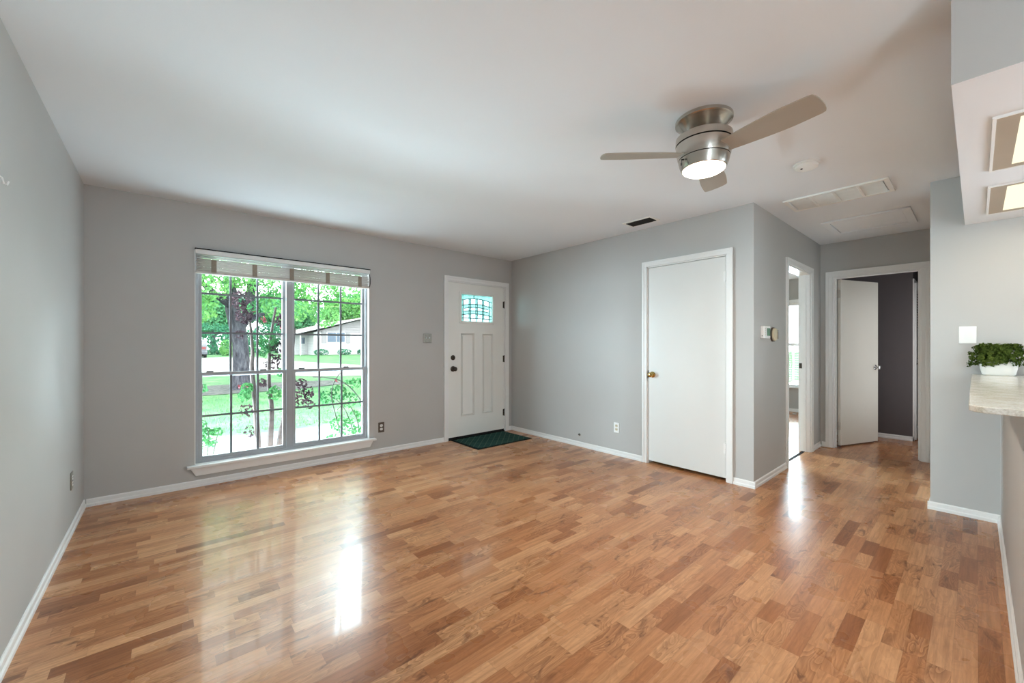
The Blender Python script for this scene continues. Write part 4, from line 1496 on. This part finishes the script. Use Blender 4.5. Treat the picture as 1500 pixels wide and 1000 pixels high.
for sgn in (-1, 1):
    xe = 12.45 + sgn * 6.45
    m.add([(12.45, HY - 0.56, 4.25), (xe, HY - 0.56, 2.49), (xe, HY - 0.5, 2.49), (12.45, HY - 0.5, 4.25),
           (12.45, HY - 0.56, 4.10), (xe, HY - 0.56, 2.34), (xe, HY - 0.5, 2.34), (12.45, HY - 0.5, 4.10)],
          [(0, 1, 2, 3), (7, 6, 5, 4), (0, 4, 5, 1), (1, 5, 6, 2), (2, 6, 7, 3)])
m.build('fascia', 'fascia_white', hs)
MB().box(6.4, 7.75, HY + 2.2, HY + 10, hz - 0.1, 2.4).build('porch_wall', 'white_brick', hs)
wn_ = MB().box(9.0, 10.9, HY - 0.04, HY, 1.5, 2.62).build('window_frame', 'fascia_white', hs)
MB().box(9.08, 9.92, HY - 0.06, HY - 0.03, 1.56, 2.56).box(9.98, 10.82, HY - 0.06, HY - 0.03, 1.56, 2.56).build('pane', 'house_glass', wn_)
for x in (8.5, 10.95):
    MB().box(x, x + 0.46, HY - 0.05, HY, 1.45, 2.66).build('shutter', 'shutter_grey', hs)
wn_ = MB().box(6.9, 7.5, HY + 2.16, HY + 2.2, 1.3, 2.1).build('window_frame', 'fascia_white', hs)
MB().box(6.97, 7.43, HY + 2.14, HY + 2.17, 1.37, 2.03).build('pane', 'house_glass', wn_)
MB().box(6.45, 6.55, HY - 0.1, HY, hz, 2.4).build('porch_post', 'fascia_white', hs)
# shrubs along the house
for i, (x, lb) in enumerate(((8.3, 'small shrub at the left corner of the far house'), (10.6, 'small shrub below the far house window'), (12.6, 'spiky small shrub at the right end of the far house wall'))):
    t = thing('shrub', (x, HY - 0.7, hz), lb, 'shrub', 'shrubs along the far house')
    MB().tube([(x, HY - 0.7, hz - 0.03), (x, HY - 0.7, hz + 0.3)], [0.05, 0.02], 6).build('stem', 'stem_brown', t)
    P, N = blob_points((x, HY - 0.7, hz + 0.28), (0.75, 0.45, 0.36), 240)
    leaf_obj('foliage', P, N, 0.16, 'leaf_deep', t)

# parked car seen from behind
CX, CYY = -2.05, 37.0
cz = gz(CX, CYY)
car = thing('car', (CX, CYY, cz), 'grey parked car seen from behind on the street at the left window edge', 'car')
q = [(0.0, 0.28), (0.0, 0.62), (0.06, 0.95), (0.28, 1.42), (0.55, 1.52), (2.3, 1.54), (3.0, 1.05), (4.2, 0.95), (4.45, 0.62), (4.45, 0.28)]
body = MB().prism([(CYY + a, cz + b_) for a, b_ in q], 'x', CX - 0.9, CX + 0.9).build('body', 'car_paint', car, 0.08)
MB().add([(CX - 0.7, CYY + 0.075, cz + 1.0), (CX + 0.7, CYY + 0.075, cz + 1.0), (CX + 0.62, CYY + 0.255, cz + 1.38), (CX - 0.62, CYY + 0.255, cz + 1.38),
          (CX - 0.7, CYY + 0.055, cz + 1.0), (CX + 0.7, CYY + 0.055, cz + 1.0), (CX + 0.62, CYY + 0.235, cz + 1.38), (CX - 0.62, CYY + 0.235, cz + 1.38)],
         [(7, 6, 5, 4), (0, 1, 2, 3), (0, 4, 5, 1), (2, 6, 7, 3), (1, 5, 6, 2), (0, 3, 7, 4)]).build('rear_window', 'car_glass', car)
for s_ in (-1, 1):
    MB().box(CX + s_ * 0.68 - 0.14, CX + s_ * 0.68 + 0.14, CYY - 0.02, CYY + 0.06, cz + 0.72, cz + 0.92).build('tail_light', 'car_light_red', car)
MB().box(CX - 0.92, CX + 0.92, CYY - 0.06, CYY + 0.1, cz + 0.3, cz + 0.56).build('bumper', 'car_paint', car, 0.03)
MB().box(CX - 0.18, CX + 0.18, CYY - 0.025, CYY + 0.0, cz + 0.66, cz + 0.78).build('number_plate', 'plate_white', car)
for s_ in (-1, 1):
    for yy in (0.8, 3.6):
        MB().cyl((CX + s_ * 0.7, CYY + yy, cz + 0.32), (CX + s_ * 0.9, CYY + yy, cz + 0.32), 0.32, n=24).build('wheel', 'tyre', car)


# bushes just outside the window
def bush(name, base, stems, label, cat='bush', leaf=None, stem_mat='stem_brown', flowers=()):
    t = thing(name, base, label, cat)
    for pts_, r_ in stems:
        MB().tube(pts_, r_, 8).build('stem', stem_mat, t)
    for (P, N, size, mat, nm) in leaf or ():
        leaf_obj(nm, P, N, size, mat, t, jitter=0.8)
    for c_ in flowers:
        a, b_ = blob_points(c_, (0.018, 0.018, 0.018), 12)
        leaf_obj('flower', a, b_, 0.024, 'petal_red', t)
    return t


def stem(pts, r0, r1):
    pts = [Vector(p) for p in pts]
    out = []
    K = 6
    for i in range(len(pts) - 1):
        a = pts[max(i - 1, 0)]; b_ = pts[i]; c_ = pts[i + 1]; d_ = pts[min(i + 2, len(pts) - 1)]
        for k in range(K):
            t_ = k / K
            out.append(0.5 * ((2 * b_) + (c_ - a) * t_ + (2 * a - 5 * b_ + 4 * c_ - d_) * t_ ** 2 + (3 * b_ - a - 3 * c_ + d_) * t_ ** 3))
    out.append(pts[-1])
    n_ = len(out)
    return out, [r0 + (r1 - r0) * i / (n_ - 1) for i in range(n_)]


def pix(u, v, y):
    """world point on the plane y seen at photo pixel (u, v)"""
    c_, s_ = math.cos(YAW), math.sin(YAW)
    r = (u - 750) / 588.53
    up_ = (505.42 - v) / 588.53
    d_ = Vector((c_ + s_ * r, s_ - c_ * r, up_))
    return CAM + d_ * ((y - CAM.y) / d_.y)


Z0 = -0.16
YR = 0.40
st = []
for uv in (((379, 740), (378, 650), (374, 590), (369, 540), (370, 515), (366, 470)),
           ((397, 740), (396, 650), (398, 600), (394, 560), (396, 500), (404, 450)),
           ((406, 740), (412, 640), (418, 600), (422, 560), (428, 520), (432, 480)),
           ((404, 740), (410, 645), (420, 590), (425, 572), (430, 550))):
    pts_ = [pix(u, v, YR) for u, v in uv]
    pts_[0].z = Z0
    st.append(pts_)
stems = [stem(st[0], 0.034, 0.012), stem(st[1], 0.034, 0.010), stem(st[2], 0.042, 0.010), stem(st[3], 0.028, 0.012)]
Pg, Ng, Pb, Nb = [], [], [], []
for (u, v, rx, rz, n_, kind) in [(a_, b_, c_, d_, int(e_ * 1.9), f_) for a_, b_, c_, d_, e_, f_ in ((352, 440, 0.09, 0.10, 70, 'b'), (357, 462, 0.07, 0.08, 60, 'b'), (352, 490, 0.04, 0.05, 20, 'b'), (414, 470, 0.06, 0.08, 50, 'b'), (385, 560, 0.05, 0.04, 30, 'b'),
                                 (362, 568, 0.05, 0.05, 34, 'g'), (358, 580, 0.05, 0.06, 34, 'g'), (402, 575, 0.06, 0.07, 40, 'g'), (395, 500, 0.10, 0.10, 60, 'g'), (408, 515, 0.08, 0.10, 50, 'b'),
                                 (384, 510, 0.08, 0.08, 36, 'g'), (372, 450, 0.05, 0.06, 24, 'g'), (362, 600, 0.07, 0.06, 30, 'b'), (366, 632, 0.05, 0.06, 26, 'b'),
                                 (402, 530, 0.10, 0.08, 40, 'b'), (446, 575, 0.09, 0.09, 54, 'b'), (452, 592, 0.06, 0.05, 30, 'b'), (436, 590, 0.06, 0.06, 24, 'b'), (415, 545, 0.08, 0.05, 30, 'g'), (440, 560, 0.07, 0.04, 26, 'b'))]:
    c_ = pix(u, v, YR + rng.uniform(-0.12, 0.12))
    a, b_ = blob_points(c_, (rx, 0.12, rz), n_)
    (Pg if kind == 'g' else Pb).append(a)
    (Ng if kind == 'g' else Nb).append(b_)
fl_ = [pix(385, 466, YR), pix(372, 455, YR), pix(388, 470, YR), pix(362, 565, YR), pix(352, 566, YR), pix(413, 480, YR)]
bush('crape_myrtle', (pix(396, 650, YR).x, YR, Z0), stems, 'tall dark-leaved bush with thick bare stems close outside the window, left of the mullion', 'bush',
     [(np.concatenate(Pb), np.concatenate(Nb), 0.034, 'leaf_burgundy', 'dark_leaves'), (np.concatenate(Pg), np.concatenate(Ng), 0.04, 'leaf_rose', 'green_leaves')], 'stem_brown', fl_)

YQ = 0.45
st = []
for uv in (((538, 720), (532, 600), (520, 575), (500, 558), (478, 553), (458, 552)),
           ((512, 720), (503, 652), (492, 610), (486, 585), (487, 566), (494, 552), (500, 545)),
           ((525, 720), (519, 640), (510, 610), (498, 590), (480, 578)),
           ((532, 720), (528, 640), (522, 612), (508, 590), (494, 600))):
    pts_ = [pix(u, v, YQ) for u, v in uv]
    pts_[0].z = Z0
    st.append(stem(pts_, 0.011, 0.004))
P, N = [], []
for (u, v, r_, n_) in ((478, 582, 0.09, 44), (496, 575, 0.10, 50), (512, 585, 0.10, 44), (523, 560, 0.07, 30), (497, 620, 0.10, 44), (510, 630, 0.10, 40), (526, 630, 0.07, 36),
                       (532, 590, 0.06, 24), (512, 562, 0.06, 24), (486, 640, 0.05, 14), (520, 610, 0.08, 30)):
    a, b_ = blob_points(pix(u, v, YQ + rng.uniform(-0.12, 0.12)), (r_, 0.1, r_ * 0.9), int(n_ * 1.6))
    P.append(a)
    N.append(b_)
bush('rose_bush', (pix(519, 650, YQ).x, YQ, Z0), st, 'thin arching rose canes outside the right half of the window', 'bush',
     [(np.concatenate(P), np.concatenate(N), 0.04, 'leaf_rose', 'leaves')], 'cane_green', [pix(493, 557, YQ)])

YS = 0.36
st = []
for uv in (((300, 740), (303, 670), (306, 640), (300, 615)), ((296, 745), (312, 665), (318, 640), (322, 628)), ((290, 740), (294, 690), (296, 650), (292, 630)), ((288, 720), (290, 620), (294, 585), (297, 562))):
    pts_ = [pix(u, v, YS) for u, v in uv]
    pts_[0].z = Z0
    st.append(stem(pts_, 0.008, 0.003))
P, N = [], []
for (u, v, r_, n_) in ((300, 635, 0.08, 46), (316, 633, 0.06, 34), (297, 650, 0.06, 30), (308, 648, 0.06, 24), (297, 568, 0.05, 22), (294, 620, 0.05, 20)):
    a, b_ = blob_points(pix(u, v, YS + rng.uniform(-0.06, 0.06)), (r_, 0.06, r_ * 0.7), n_)
    P.append(a)
    N.append(b_)
bush('young_plant', (pix(303, 670, YS).x, YS, Z0), st, 'small leafy plant outside the lower left window corner', 'plant',
     [(np.concatenate(P), np.concatenate(N), 0.04, 'leaf_rose', 'leaves')], 'cane_green')
